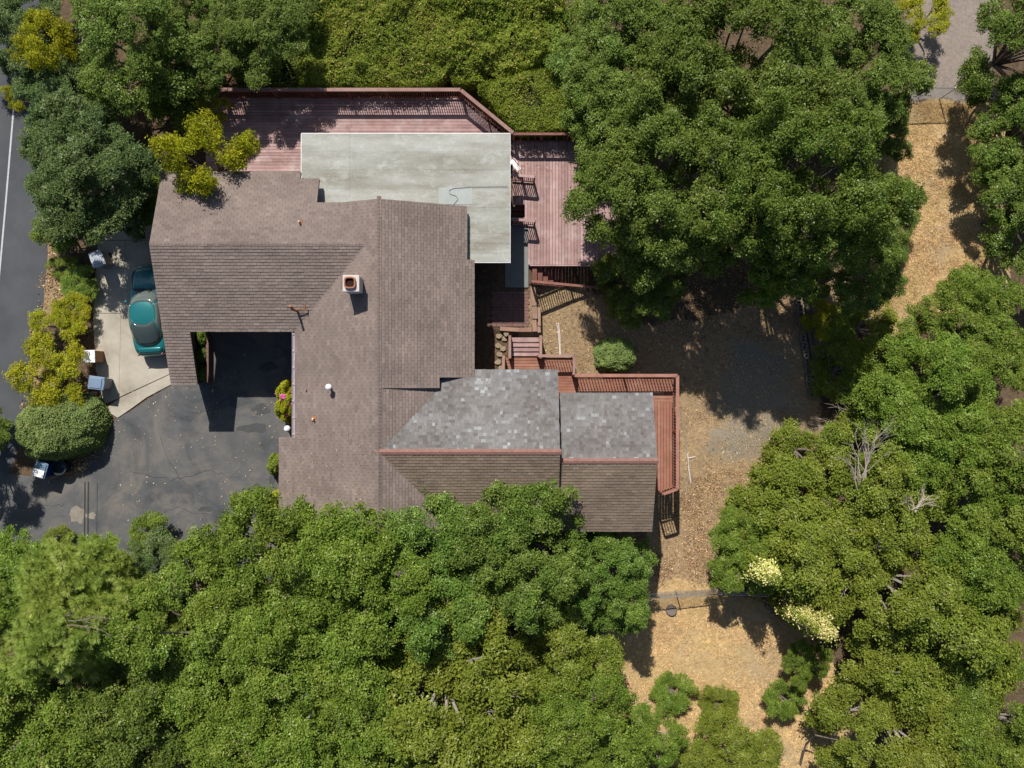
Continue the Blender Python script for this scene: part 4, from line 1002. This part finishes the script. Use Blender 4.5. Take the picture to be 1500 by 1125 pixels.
pc, tips = pine_mesh(71, 3.7, 9.0)
tm, lm = trunk_mesh('trunk_pine', 71, 3.7, 9.0, [(a[0], a[1], a[2] - .2, .3) for a in tips[::9]], M['bark'], .14, 14)
LEAFY['pine'] = (3.7, 9.0, pc, tm, lm)

def tree(name, label, key, px, py, rpx, cat='tree', sz=1.0, group=None, zmax=None, ground=None):
    R, Ht, cm, tm, lm = LEAFY[key]
    s = rpx / F * 30.5 / R
    for _ in range(3):
        zm = Ht * s * sz * .78; q = P(px, py, zm - 1.0); g = tzf(q.x, q.y); q = P(px, py, g + zm); g = tzf(q.x, q.y); s = rpx / F * (H - g - zm) / R
    o = thing(name, label, cat, (q.x, q.y, g), random.uniform(0, 6.28), group); o.scale = (s, s, s * sz)
    link('trunk', tm, o); link('limb', lm, o); link('crown', cm, o)
    return o
TREES = [
 # name, label, variant, px, py, radius px, height factor
 ('oak_tree', 'dark oak at the top edge, left of the gravel path and behind the deck hedge', 'oakd_a', 925, 95, 118, .95),
 ('oak_tree', 'large green oak at the top edge above the big courtyard oak', 'oakd_a', 1085, 95, 150, 1.2),
 ('oak_tree', 'oak at the top whose shadow falls on the grey gravel path', 'oakd_a', 1240, 95, 118, .95),
 ('oak_tree', 'largest dark green oak, overhanging the right side of the red deck', 'oakd_a', 984, 272, 142, 1.2),
 ('oak_tree', 'green oak between the big courtyard oak and the straw strip', 'oakd_a', 1185, 275, 140, 1.65),
 ('oak_tree', 'small oak lobe hanging over the foot of the open red stair', 'oakd_b', 945, 410, 62, 1.0),
 ('oak_tree', 'small oak above the cinder block row', 'oak_b', 1140, 395, 52, 2.3),
 ('oak_tree', 'narrow oak reaching down beside the upper straw strip', 'oakd_b', 1255, 395, 66, 1.2),
 ('oak_tree', 'low oak at the left edge of the upper straw strip', 'oakd_b', 1302, 308, 52, .9),
 ('oak_tree', 'small oak beside the chain-link fence at the gravel path', 'oakd_b', 1295, 185, 48, .9),
 ('oak_tree', 'oak whose branches hide the driveway corner south of the yellow shrub', 'oak_c', 395, 826, 102, 1.0),
 ('oak_tree', 'oak touching the south edge of the brown house roof', 'oak_b', 512, 846, 112, 1.0),
 ('oak_tree', 'small oak lobe touching the roof edge between the brown slope and the valley', 'oak_c', 572, 800, 62, 1.1),
 ('oak_tree', 'bushy oak overhanging the dark south slope below the pale roof', 'oakc_a', 655, 835, 122, .95),
 ('oak_tree', 'tall oak reaching furthest over the roof below the ridge tiles', 'oakc_a', 768, 800, 112, 1.05),
 ('oak_tree', 'oak at the southeast roof corner beside the dirt strip', 'oakc_a', 880, 860, 84, 1.0),
 ('oak_tree', 'wide oak at the lower left between the pine and the roof oaks', 'oak_a', 285, 950, 140, .95),
 ('oak_tree', 'wide oak in the middle of the bottom grove', 'oak_a', 455, 1010, 150, .95),
 ('oak_tree', 'broad oak of the bottom grove below the house', 'olive_a', 640, 1000, 140, .95),
 ('oak_tree', 'oak on the left border of the lower dry grass', 'olive_a', 800, 985, 95, .95),
 ('oak_tree', 'oak at the bottom edge left of the low green bushes', 'oak_b', 850, 1075, 95, .95),
 ('oak_tree', 'oak cut by the bottom edge below the broad grove oak', 'olive_a', 700, 1110, 110, .9),
 ('oak_tree', 'oak cut by the bottom edge below the middle grove oak', 'oak_b', 545, 1115, 115, .95),
 ('oak_tree', 'oak cut by the bottom edge, third from the left', 'oak_b', 380, 1105, 115, .9),
 ('oak_tree', 'shaded oak at the bottom edge beside the pine', 'oakd_b', 215, 1070, 110, .85),
 ('oak_tree', 'dark oak in the bottom left corner of the photo', 'oak_b', 75, 1075, 120, .85),
 ('oak_tree', 'bright green oak behind the pine beside the driveway mouth', 'oak_b', 35, 862, 92, .75),
 ('oak_tree', 'low oak between the pine and the driveway', 'oak_c', 160, 860, 66, .7),
 ('bay_tree', 'dull green tree just south of the driveway, right of the pine', 'bay_a', 240, 868, 76, .75),
 ('oak_tree', 'round oak at the right edge above the dead branches', 'oak_a', 1425, 492, 100, .85),
 ('oak_tree', 'oak in the middle of the right-hand grove', 'oak_a', 1375, 600, 115, .85),
 ('oak_tree', 'olive-green oak right of the dead grey branches', 'olive_a', 1320, 690, 95, .9),
 ('oak_tree', 'oak cut by the right edge below the grove centre', 'oak_b', 1465, 690, 105, .85),
 ('oak_tree', 'oak standing left of the dead grey branches above the pale flowers', 'olive_a', 1190, 770, 105, .85),
 ('oak_tree', 'small bright oak on the right border of the tan dirt', 'oak_b', 1105, 800, 72, .8),
 ('oak_tree', 'olive-green oak right of the pale yellow flowers', 'olive_a', 1290, 850, 105, .95),
 ('oak_tree', 'oak cut by the right edge over the dark trunk gap', 'oak_b', 1440, 820, 95, .85),
 ('oak_tree', 'oak at the lower right below the dark trunk gap', 'olive_a', 1400, 970, 115, .9),
 ('oak_tree', 'oak filling the bottom right corner of the photo', 'oak_a', 1455, 1070, 115, .8),
 ('oak_tree', 'olive oak at the bottom edge right of the thin sapling', 'olive_a', 1300, 1060, 100, .85),
 ('oak_tree', 'small oak on the right border of the lower dry grass', 'oak_c', 1182, 972, 33, .9),
 ('oak_tree', 'low oak cut by the bottom edge in front of the dry grass', 'olive_a', 1060, 1122, 76, .55),
 ('oak_tree', 'small oak at the bottom edge between the grove and the dry grass', 'oak_c', 945, 1085, 52, .8),
 ('oak_tree', 'oak in the top right corner beside the gravel path', 'oakd_b', 1508, 60, 84, 1.0),
 ('oak_tree', 'oak at the right end of the gravel path fence', 'oakd_b', 1520, 185, 78, .9),
 ('oak_tree', 'oak along the right edge beside the straw strip', 'oakd_b', 1522, 300, 84, .95),
 ('oak_tree', 'dark tree in the top left beside the yellow-green one', 'oakd_b', 190, 70, 95, .9),
 ('oak_tree', 'dark tree above the acacia at the top left', 'oakd_a', 282, 50, 92, .85),
 ('oak_tree', 'dark tree left of the green hedge at the top edge', 'oakd_b', 385, 38, 74, .85),
 ('bay_tree', 'pale green tree at the very top left corner by the road', 'bay_a', 20, 40, 70, .8),
 ('bay_tree', 'dull dark tree below the yellow-green tree at top left', 'bay_a', 95, 145, 65, .75),
 ('bay_tree', 'large grey-green bay tree overhanging the road and the concrete pad', 'bay_a', 122, 250, 100, .95),
 ('oak_tree', 'shaded oak at the left border just below the pine', 'oakd_b', 20, 985, 85, .7),
 ('bay_tree', 'small grey-green bay sprouting between the bay tree and the west wing', 'bay_a', 185, 300, 42, .8),
 ('oak_tree', 'small dark oak at the far left border, shading the road end', 'oakd_b', -75, 640, 60, 1.1),
]
for nm, lab, key, x, y, r, sz in TREES: tree(nm, lab, key, x, y, r, 'tree', sz)
tree('pine_tree', 'feathery yellow-green pine at the lower left below the driveway', 'pine', 88, 918, 112, 'tree', 1.0)
tree('acacia_tree', 'yellow-green tree overhanging the deck corner and the west wing', 'yel_a', 290, 228, 55, 'tree', 1.8)
tree('acacia_tree', 'tiny yellow-green tree tuft at the corner of the deck railing', 'yel_a', 308, 150, 18, 'tree', 2.2)
tree('acacia_tree', 'yellow-green tree in the dark grove at the top left', 'yel_a', 62, 60, 45, 'tree', 1.5)
tree('acacia_tree', 'small yellow-green tree above the road edge line', 'yel_a', 28, 140, 22, 'tree', 1.3)
SHR = [
 ('shrub', 'yellow-green shrub hanging over the road, above the round clipped shrub', 'yel_a', 60, 548, 45, .75), ('shrub', 'yellow-green shrub beside the white-topped box', 'yel_a', 74, 478, 32, .7),
 ('shrub', 'yellow-green shrub just behind the blue-grey bin', 'yel_a', 86, 583, 34, .75), ('shrub', 'small bright green shrub below the grey bin', 'oak_s', 112, 420, 24, .5),
 ('shrub', 'low yellow-green shrub, topmost of those along the concrete pad', 'yel_a', 108, 455, 26, .6), ('shrub', 'spindly olive shrub on the brown road verge', 'olive_s', 92, 395, 18, .5),
 ('shrub', 'small shrub poking up at the lower edge of the driveway', 'oak_s', 213, 782, 26, .9), ('shrub', 'low green shrub at the left border where the driveway meets the grove', 'oak_s', 10, 872, 30, .8), ('shrub', 'low scrubby shrub at the driveway edge near the pine', 'olive_s', 85, 790, 16, .7),
 ('shrub', 'olive shrub beside the long grey boards', 'yel_a', 1212, 475, 26, .7), ('shrub', 'brownish olive shrub below the one by the grey boards', 'olive_s', 1225, 545, 34, .6),
 ('shrub', 'bushy yellow-green shrub left of the dead grey branches', 'olive_s', 1170, 660, 36, .9), ('shrub', 'bright yellow-green bush at the top edge on the gravel path', 'yel_a', 1362, 22, 34, .8),
 ('shrub', 'low green bush at the front of the lower dry grass, left of centre', 'oak_s', 985, 1015, 26, .5), ('shrub', 'low green bush in the dry grass, right of the first', 'olive_s', 1050, 1030, 24, .4),
 ('shrub', 'leggy green bush by the thin sapling trunk', 'oak_s', 1148, 1025, 24, .8), ('shrub', 'dark undergrowth shrub in shade between yard and right grove', 'olive_s', 1260, 480, 40, .6),
 ('shrub', 'dark undergrowth shrub just above the dead branches', 'oak_s', 1275, 560, 38, .7), ('shrub', 'dark shrub between road verge and bay tree', 'oak_s', 85, 330, 30, .8),
 ('shrub', 'dark shrub below the acacia beside the west wing corner', 'oak_s', 205, 290, 34, .9), ('shrub', 'green shrub between the bushy hedge and the dark oak at the top edge', 'oak_s', 838, 45, 44, .9),
 ('shrub', 'dark shrub at the corner of the upper deck and the grove', 'oak_s', 250, 140, 36, .9),
]
for nm, lab, key, x, y, r, sz in SHR: tree(nm, lab, key, x, y, r, 'shrub', sz)

# ------------------------------------------------------------------ hedges, clipped shrubs, flowers
def leafy_field(name, label, cat, poly, zfun, mat, n_per, leafsz, seed, lump=.25, skirt=.9):
    """a clipped mass: dense leaves over an uneven top with leafy sides; poly in plan metres"""
    rng = np.random.default_rng(seed); o = thing(name, label, cat, (0, 0, 0))
    xs = [p[0] for p in poly]; ys = [p[1] for p in poly]; area = (max(xs) - min(xs)) * (max(ys) - min(ys)); n = int(area * n_per)
    X = rng.uniform(min(xs), max(xs), n); Y = rng.uniform(min(ys), max(ys), n); k = inpoly(poly, X + (fbm(X * 2, Y * 2) - .5) * .5, Y + (fbm(X * 2 + 9, Y * 2) - .5) * .5); X, Y = X[k], Y[k]
    hole = fbm(X * .95 + 3 * seed, Y * .95); k = (hole > .34) | (rng.random(len(X)) < .25); X, Y = X[k], Y[k]
    h = zfun(X, Y) + (fbm(X * 1.6 + seed, Y * 1.6) - .5) * lump * 2; C = np.stack([X, Y, h + rng.normal(size=len(X)) * .045], -1)
    gx = (fbm(X * 1.6 + .1 + seed, Y * 1.6) - fbm(X * 1.6 - .1 + seed, Y * 1.6)) * lump * 10; gy = (fbm(X * 1.6 + seed, Y * 1.6 + .1) - fbm(X * 1.6 + seed, Y * 1.6 - .1)) * lump * 10
    N = np.stack([-gx, -gy, np.ones(len(X))], -1) + rng.normal(size=(len(X), 3)) * .42
    pl = np.array(poly + poly[:1]); seg = np.linalg.norm(np.diff(pl, axis=0), axis=1); cum = np.concatenate([[0], np.cumsum(seg)]); ns = int(cum[-1] * skirt * n_per)
    tt = rng.uniform(0, cum[-1], ns); i = np.clip(np.searchsorted(cum, tt) - 1, 0, len(seg) - 1); f = (tt - cum[i]) / seg[i]; B = pl[i] * (1 - f[:, None]) + pl[i + 1] * f[:, None] + rng.normal(size=(ns, 2)) * .07
    zb = zfun(B[:, 0], B[:, 1]) - rng.uniform(-.05, skirt, ns); C = np.concatenate([C, np.stack([B[:, 0], B[:, 1], zb], -1)])
    c0 = np.array(poly).mean(0); out = B - c0; out /= np.linalg.norm(out, axis=1, keepdims=True)
    N = np.concatenate([N, np.stack([out[:, 0], out[:, 1], np.full(ns, .5)], -1) + rng.normal(size=(ns, 3)) * .5])
    sh = np.clip(.05 + fbm(C[:, 0] * 2.2, C[:, 1] * 2.2 + seed) * .45 + fbm(C[:, 0] * .7 + 5, C[:, 1] * .7 + seed) * .35 + rng.normal(size=len(C)) * .16, 0, .94); sh[rng.random(len(C)) < .03] = .99
    kk = rng.uniform(.7, 1.3, len(C)); V, Fq, s = leaves(C, N, leafsz * kk, leafsz * .6 * kk, rng, sh)
    link('foliage', np_mesh('foliage', V, Fq, mat, {'shade': s}), o)
    # woody inside so that nothing shows through
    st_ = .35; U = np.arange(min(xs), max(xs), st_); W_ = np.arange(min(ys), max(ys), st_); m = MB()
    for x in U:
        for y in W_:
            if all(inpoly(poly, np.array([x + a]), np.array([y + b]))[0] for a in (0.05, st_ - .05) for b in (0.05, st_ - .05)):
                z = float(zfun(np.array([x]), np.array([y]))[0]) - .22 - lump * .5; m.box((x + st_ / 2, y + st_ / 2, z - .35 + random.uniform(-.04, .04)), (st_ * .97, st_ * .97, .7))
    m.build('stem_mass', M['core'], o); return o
def pp(pts, z): return [tuple(P(x, y, z).xy) for x, y in pts]
leafy_field('ivy_hedge', 'wide yellow-green hedge behind the long deck railing at the top', 'hedge', pp([(432, -60), (520, -70), (600, -60), (668, -30), (672, 40), (664, 95), (640, 122), (600, 126), (440, 126), (436, 60)], 1.3), lambda x, y: 1.42 + 0 * x, M['hedge'], 900, .095, 3, .42, 1.2)
leafy_field('ivy_hedge', 'darker bushy hedge right of the wide yellow-green one at the top', 'hedge', pp([(660, -40), (760, -60), (825, -20), (825, 60), (780, 96), (700, 118), (668, 122), (655, 100), (668, 60)], 1.2), lambda x, y: 1.2 + .3 * np.sin(x * 1.9) + .2 * np.sin(y * 2.4), M['hedge'], 800, .10, 4, .55, 1.2)
leafy_field('clipped_hedge', 'flat-topped olive hedge at the diagonal corner of the deck railing', 'hedge', pp([(702, 126), (800, 100), (850, 112), (870, 150), (862, 190), (760, 191), (735, 168)], 1.5), lambda x, y: 1.55 + 0 * x, M['hedge'], 1000, .075, 5, .20, 1.3)
leafy_field('dark_hedge', 'dark shaded hedge at the left end of the yellow-green hedge', 'hedge', pp([(350, -20), (440, -30), (440, 124), (350, 128), (330, 60)], 1.0), lambda x, y: 1.1 + .3 * np.sin(x * 2), M['oak_dark'], 650, .1, 6, .4, 1.0)

def round_shrub(name, label, cx, cy, rx, ry, h, mat, n, lf, seed, rz=0, z0=None, lump=.06, flowers=None, ground=0.0):
    rng = np.random.default_rng(seed); q = P(cx, cy, ground + h * .7); g = tzf(q.x, q.y); o = thing(name, label, 'shrub', (q.x, q.y, g), rz)
    d = rng.normal(size=(n, 3)); d[:, 2] = np.abs(d[:, 2]) - .12; d /= np.linalg.norm(d, axis=1, keepdims=True)
    th = np.arctan2(d[:, 1], d[:, 0]); b = 1 + (fbm(d[:, 0] * 3.5 + seed, d[:, 1] * 3.5 + d[:, 2] * 2) - .5) * lump * 4 + rng.normal(size=n) * .018
    pw_ = np.array([rx, ry, h]); e = np.sign(d) * np.abs(d) ** .82; C = e * b[:, None] * pw_; N = d / pw_ * pw_.mean() * .6 + np.array([0, .1, .6]) + rng.normal(size=(n, 3)) * .42
    sh = np.clip(.2 + fbm(d[:, 0] * 5 + seed, d[:, 1] * 5) * .5 + rng.normal(size=n) * .14, 0, 1); kk = rng.uniform(.7, 1.3, n)
    V, Fq, s = leaves(C, N, lf * kk, lf * .55 * kk, rng, sh); link('foliage', np_mesh('foliage', V, Fq, mat, {'shade': s}), o)
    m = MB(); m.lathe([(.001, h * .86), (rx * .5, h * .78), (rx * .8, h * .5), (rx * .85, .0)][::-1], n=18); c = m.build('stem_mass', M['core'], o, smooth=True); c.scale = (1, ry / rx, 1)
    for fm, spots in (flowers or []):
        Cf = []
        for (a, b_, r_, cnt) in spots:
            p = np.array([a * rx, b_ * ry, h * math.sqrt(max(.05, 1 - a * a - b_ * b_)) * 1.03]); Cf.append(p + rng.normal(size=(cnt, 3)) * r_)
        Cf = np.concatenate(Cf); V, Fq, s = leaves(Cf, np.array([0, 0, 1.]) + rng.normal(size=(len(Cf), 3)) * .5, np.full(len(Cf), .09), np.full(len(Cf), .08), rng, rng.random(len(Cf)))
        link('blossom', np_mesh('blossom', V, Fq, fm, {'shade': s}), o)
    return o
round_shrub('clipped_shrub', 'large pale green clipped shrub beside the driveway mouth', 78, 627, 2.1, 1.6, 1.9, M['clipped'], 34000, .095, 81, .25, lump=.05)
round_shrub('clipped_shrub', 'round green clipped shrub on the mulch above the lower deck rail', 903, 520, 1.08, .92, 1.25, M['clipped'], 15000, .085, 82, 0, ground=-1.3)
round_shrub('flowering_shrub', 'yellow-green shrub with pink blooms against the west gutter', 418, 590, .52, 1.0, 1.7, M['yellow'], 9000, .085, 83, 0, lump=.14, flowers=[(M['flower_p'], [(-.6, .45, .07, 80), (.1, .3, .07, 40), (.55, -.1, .08, 50), (.3, -.55, .06, 40), (.6, .5, .05, 30)])])
round_shrub('small_shrub', 'small olive shrub beside the lower driveway edge of the roof', 402, 681, .38, .52, 1.0, M['olive'], 4500, .08, 84, 0, lump=.12)
round_shrub('small_shrub', 'bright yellow shrub by the roof corner above the south oaks', 402, 737, .42, .58, 1.1, M['yellow'], 4500, .085, 85, 0, lump=.12)
for i, (y, rr) in enumerate(((495, .3), (520, .28), (545, .26))):
    round_shrub('planter_shrub', ('shaded green shrub in the narrow planter, nearest the roof notch', 'shaded green shrub in the narrow planter, middle one', 'shaded green shrub in the narrow planter, nearest the driveway')[i], 294, y, rr, .42, .7, M['oak_dark'], 2500, .08, 90 + i)
for i, (x, y, r, lab) in enumerate(((1112, 832, .75, 'pale yellow flowering shrub at the edge of the small bright oak'), (1165, 893, .6, 'pale yellow flowering shrub, lower left of the pair'), (1195, 912, .85, 'pale yellow flowering shrub, largest of the lower pair'))):
    o = round_shrub('flowering_shrub', lab, x, y, r, r * .9, (5.6, 4.2, 4.6)[i], M['olive'], 5000, .12, 95 + i, 0, lump=.2, ground=-2.3, flowers=[(M['flower_y'], [(random.uniform(-.65, .65), random.uniform(-.65, .65), .14, 60) for _ in range(26)])])

# ------------------------------------------------------------------ dead branches and bare twigs
def dead_branch(label, px, py, L, ang, seed, z, n=9, spread=.7, name='dead_branch', mat='twig'):
    rng = random.Random(seed); b = P(px, py, z); m = MB()
    def grow(p, d, L, r, dep):
        q = p; pts = [p]; k = 4
        for i in range(k):
            d = (d + Vector((rng.uniform(-.25, .25), rng.uniform(-.25, .25), rng.uniform(-.12, .16)))).normalized(); q = q + d * (L / k); pts.append(q)
        m.tube(pts, [r * (1 - .7 * i / k) for i in range(k + 1)], 5)
        if dep > 0:
            for _ in range(3):
                i = rng.randint(1, k); a = rng.uniform(-spread, spread); dd = Vector((d.x * math.cos(a) - d.y * math.sin(a), d.x * math.sin(a) + d.y * math.cos(a), d.z + rng.uniform(-.2, .3))).normalized()
                grow(pts[i], dd, L * rng.uniform(.45, .75), r * .55, dep - 1)
    for i in range(n):
        a = ang + rng.uniform(-spread, spread); grow(b + Vector((rng.uniform(-.2, .2), rng.uniform(-.2, .2), 0)), Vector((math.cos(a), math.sin(a), rng.uniform(.0, .5))).normalized(), L * rng.uniform(.6, 1.1), .03, 2)
    return tag(m.build(name, M[mat], None), label, 'branches')
dead_branch('bundle of bare grey branches between the right-hand oaks', 1262, 712, 2.3, 1.75, 1, 1.6, 9, .4)
dead_branch('fallen grey twigs at the foot of the shaded yard', 1262, 615, 1.7, 2.9, 2, -1.7, 7, .5)
dead_branch('bare grey twigs in the gap under the right-hand oaks', 1335, 745, 1.0, 1.2, 3, 1.8, 6, .9)
dead_branch('bare twigs in the dark grove above the bay tree', 118, 118, 1.2, 0.4, 4, 2.0, 8, 1.2)
dead_branch('brown fallen branch lying in the pine crown', 92, 914, 1.6, 0.42, 5, 7.2, 3, .15, mat='bark')
m = MB(); q0 = P(1172, 1120, -2.4); m.tube([q0, q0 + Vector((-.1, 1.6, 1.0)), q0 + Vector((-.15, 2.7, 2.2)), q0 + Vector((-.5, 3.4, 2.9))], [.07, .055, .04, .02], 6); m.tube([q0 + Vector((-.15, 2.7, 2.2)), q0 + Vector((1.2, 2.6, 2.7)), q0 + Vector((2.0, 2.4, 2.8))], [.035, .02, .01], 5)
tag(m.build('sapling', M['bark'], None), 'thin leaning sapling trunk at the bottom of the dry grass', 'sapling')
m = MB(); a_ = [P(1370, 890, -2.0), P(1400, 865, .5), P(1420, 835, 2.2)]; m.tube(a_, [.16, .12, .06], 8); m.tube([a_[1], P(1440, 850, 1.8)], [.08, .03], 6)
tag(m.build('bare_trunk', M['bark_pale'], None), 'pale bare trunk leaning in the dark gap of the right grove', 'trunk')

# ------------------------------------------------------------------ litter: straw, dry leaves
def scatter(name, polys, n, mat, size, seed, lift=.012, aspect=.1, tilt=.25, zz=-2.3, keep=None):
    rng = np.random.default_rng(seed); Cs = []
    tot = 0
    for poly in polys:
        pts = [tuple(P(x, y, zz).xy) for x, y in poly]; xs = [p[0] for p in pts]; ys = [p[1] for p in pts]
        X = rng.uniform(min(xs), max(xs), n); Y = rng.uniform(min(ys), max(ys), n); k = inpoly(pts, X + (fbm(X * .8, Y * .8) - .5) * 1.6, Y + (fbm(X * .8 + 7, Y * .8) - .5) * 1.6)
        k &= rng.random(n) < np.clip((fbm(X * 1.1 + seed, Y * 1.1) - .28) * 2.6, .08, 1); X, Y = X[k], Y[k]
        Cs.append(np.stack([X, Y, tz(X, Y) + lift + rng.random(len(X)) * .03], -1))
    C = np.concatenate(Cs); N = np.array([0, 0, 1.]) + rng.normal(size=C.shape) * tilt; kk = rng.uniform(.6, 1.5, len(C))
    V, Fq, s = leaves(C, N, size * kk, size * aspect * kk, rng, rng.normal(.5, .25, len(C)))
    link(name, np_mesh(name, V, Fq, mat, {'shade': s}), kind='stuff')
scatter('dry_straw', POLY_STRAW, 80000, M['straw'], .15, 1, aspect=.13)
scatter('fallen_leaves', POLY_MULCH[:1] + [[(960, 690), (1110, 690), (1090, 860), (960, 860)], [(900, 340), (1180, 340), (1200, 500), (1000, 500)]], 13000, M['dry'], .075, 2, aspect=.6, tilt=.5)
scatter('mulch_twigs', POLY_MULCH[:1], 16000, M['straw'], .13, 5, aspect=.14)
scatter('verge_leaves', [POLY_MULCH[1], [(100, 640), (165, 600), (160, 660), (110, 700), (60, 690)], [(180, 100), (420, 100), (330, 150), (230, 180)]], 6000, M['dry'], .10, 3, zz=0, aspect=.6, tilt=.5)
rng = np.random.default_rng(9); n = 420; X = rng.uniform(-20.5, -9.9, n); Y = rng.uniform(-7.5, 2.0, n); k = (fbm(X * .5, Y * .5) > .42); X, Y = X[k], Y[k]
V, Fq, s = leaves(np.stack([X, Y, np.full(len(X), .03)], -1), np.array([0, 0, 1.]) + rng.normal(size=(len(X), 3)) * .3, rng.uniform(.04, .12, len(X)), rng.uniform(.03, .06, len(X)), rng, rng.uniform(.5, 1, len(X)))
link('driveway_leaves', np_mesh('driveway_leaves', V, Fq, M['dry'], {'shade': s}), kind='stuff')
n = 260; X = rng.uniform(.2, 5.0, n); Y = rng.uniform(10.6, 12.1, n)
V, Fq, s = leaves(np.stack([X, Y, np.full(n, ZU + .012)], -1), np.array([0, 0, 1.]) + rng.normal(size=(n, 3)) * .3, rng.uniform(.05, .1, n), rng.uniform(.03, .06, n), rng, rng.uniform(.3, 1, n))
link('deck_leaves', np_mesh('deck_leaves', V, Fq, M['dry'], {'shade': s}), kind='stuff')

n = 170; X = rng.uniform(-10.6, -6.0, n); Y = rng.uniform(-6.8, -2.0, n) + rng.uniform(-.5, 0, n)
V, Fq, s = leaves(np.stack([X, Y, B_Z - B_P * np.abs(X - B_X) + .085], -1), np.array([-.33, 0, 1.]) + rng.normal(size=(n, 3)) * .2, rng.uniform(.04, .09, n), rng.uniform(.03, .05, n), rng, rng.uniform(.1, 1, n))
link('roof_leaves', np_mesh('roof_leaves', V, Fq, M['dry'], {'shade': s}), kind='stuff')
